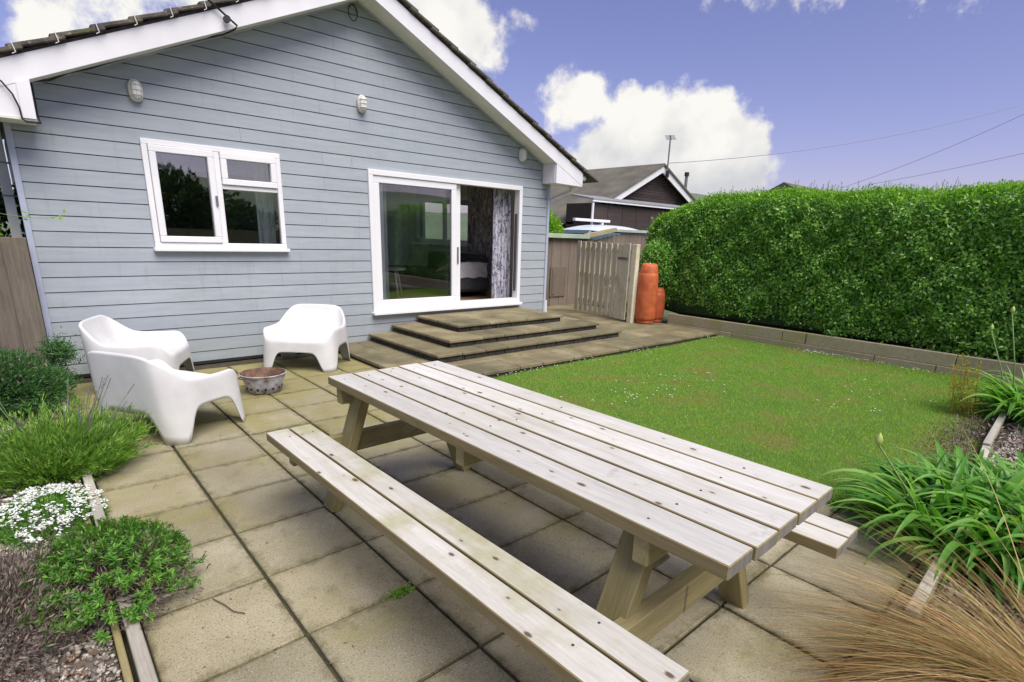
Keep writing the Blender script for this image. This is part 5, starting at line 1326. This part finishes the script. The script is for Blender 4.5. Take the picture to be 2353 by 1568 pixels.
# rough dead patch by the lawn corner
n = 3500; P = np.stack([rng.normal(5.3, .6, n), rng.normal(.62, .10, n), rng.uniform(.01, .04, n)], 1)
o = leaves('dead_thatch', P, rdir(n), rdir(n, 1), rng.uniform(.02, .05, n), .006, M['heather']); tag(stuff(o), 'brown dead thatch along the lawn edge near the right bed', 'dead grass')
# --- left climber and its twig
t = thing('climbing_plant', 'bright leaves of a climber at the left picture edge with one long twig', 'plant', (-.12, 6.55, 0))
blob('foliage', (-.12, -.1, 1.42), (.14, .12, .20), 700, (.04, .075), M['lime_leaf'], t, wr=.6); blob('lower_foliage', (-.3, -.1, 1.40), (.2, .12, .5), 1200, (.04, .08), M['sedum_leaf'], t, wr=.6)
MB().tube([(-.1, 0, 0), (-.12, -.05, .8), (-.1, -.1, 1.5)], [.015, .01, .005], 6).build('stem', M['bark'], t)
tw = [(-.05, -.15, 1.49), (.10, -.25, 1.46), (.25, -.30, 1.44), (.38, -.30, 1.445), (.46, -.30, 1.47)]
MB().tube(tw, .0025, 5).build('twig', M['stem'], t); P = np.array([(.22, -.28, 1.46), (.20, -.28, 1.43), (.44, -.30, 1.47), (.42, -.3, 1.44), (.36, -.3, 1.45), (.47, -.3, 1.48), (.24, -.3, 1.47)]); leaves('twig_leaves', P, rdir(7) * [1, .2, .6], np.tile([0, -1, .2], (7, 1)), .05, .016, M['lime_leaf'], t)
# --- small weed in the paving joint + debris
t = thing('joint_weed', 'tiny green weed growing in a paving joint left of the bench', 'weed', (.945, 1.735, .0)); n = 160
leaves('foliage', rng.normal(size=(n, 3)) * [.03, .014, .003] + [0, 0, .008], rdir(n, .8), rdir(n, 1), .016, .008, M['lime_leaf'], t)
tag(MB().tube([(.36, 2.17, .006), (.385, 2.10, .007), (.40, 2.04, .006), (.43, 2.0, .006)], .0022, 5).build('twig', M['bark']), 'thin bent twig lying on the paving near the shrub', 'twig')
n = 240; P = np.stack([rng.uniform(.15, 3.2, n), rng.uniform(.8, 6.2, n), np.full(n, .004)], 1); o = leaves('debris', P, rdir(n) * [1, 1, .05], rdir(n, 6), rng.uniform(.008, .02, n), .008, M['dead']); tag(stuff(o), 'scattered specks of leaf debris on the paving', 'debris')
n = 2600; k_ = rng.integers(0, 8, n); P = np.stack([PX0 + PS * k_ + rng.normal(0, .003, n), rng.uniform(.5, 6.3, n), np.full(n, -.008)], 1)
hm = rng.random(n) < .5; P[hm] = np.stack([rng.uniform(.15, 3.2, hm.sum()), PY0 + PS * rng.integers(-7, 5, hm.sum()) + rng.normal(0, .003, hm.sum()), np.full(hm.sum(), -.008)], 1)
cl = (np.sin(P[:, 0] * 9) * np.sin(P[:, 1] * 7)) > .1; P = P[cl]; n = len(P); o = leaves('joint_moss', P, rdir(n, 1.5), rdir(n), rng.uniform(.006, .012, n), .005, M['bush_leaf']); tag(stuff(o), 'moss growing in the patio joints', 'moss')

# ================================================================= BEHIND THE CAMERA (seen only in the window glass)
t = thing('back_fence', 'brown board fence across the far end of the garden, mirrored in the window', 'fence', (0, -6.2, 0))
mb_f = None
for k in range(70):
    x_ = -9 + k * .25
    if mb_f is None: o = MB().box(-.12, .12, -.01, .01, 0, 1.3, .003).build('fence_board', M['bearer_wood'], t); mb_f = o.data
    else: o = link(bpy.data.objects.new('fence_board', mb_f), t)
    o.location = (x_, (k % 2) * .012, random.uniform(-.01, .01))
def tree(loc, h, r, label):
    t = thing('tree', label, 'tree', loc); blob('crown', (0, 0, h * .62), (r, r * .9, h * .40), 6500, (.14, .30), M['tree_leaf'], t, hollow=.3, lump=.3)
    MB().tube([(0, 0, 0), (.1, .05, h * .35), (.0, .1, h * .7)], [.16, .11, .05], 8).build('trunk', M['bark'], t, True)
for k, (lx, ly, h, r) in enumerate(((-2.5, -11, 3.6, 2.2), (1.2, -12, 4.1, 2.2), (4.6, -12.5, 3.3, 2.0), (9.5, -22, 2.6, 2.2), (14, -20, 2.4, 2.0))):
    tree((lx, ly, 0), h, r, ['round dark tree behind the far fence, leftmost in the reflection', 'taller dark tree mirrored in the small window', 'dark tree mirrored beside the window mullion', 'low spreading tree mirrored in the sliding door', 'smallest tree at the garden end'][k])
print('objects', len(bpy.data.objects))
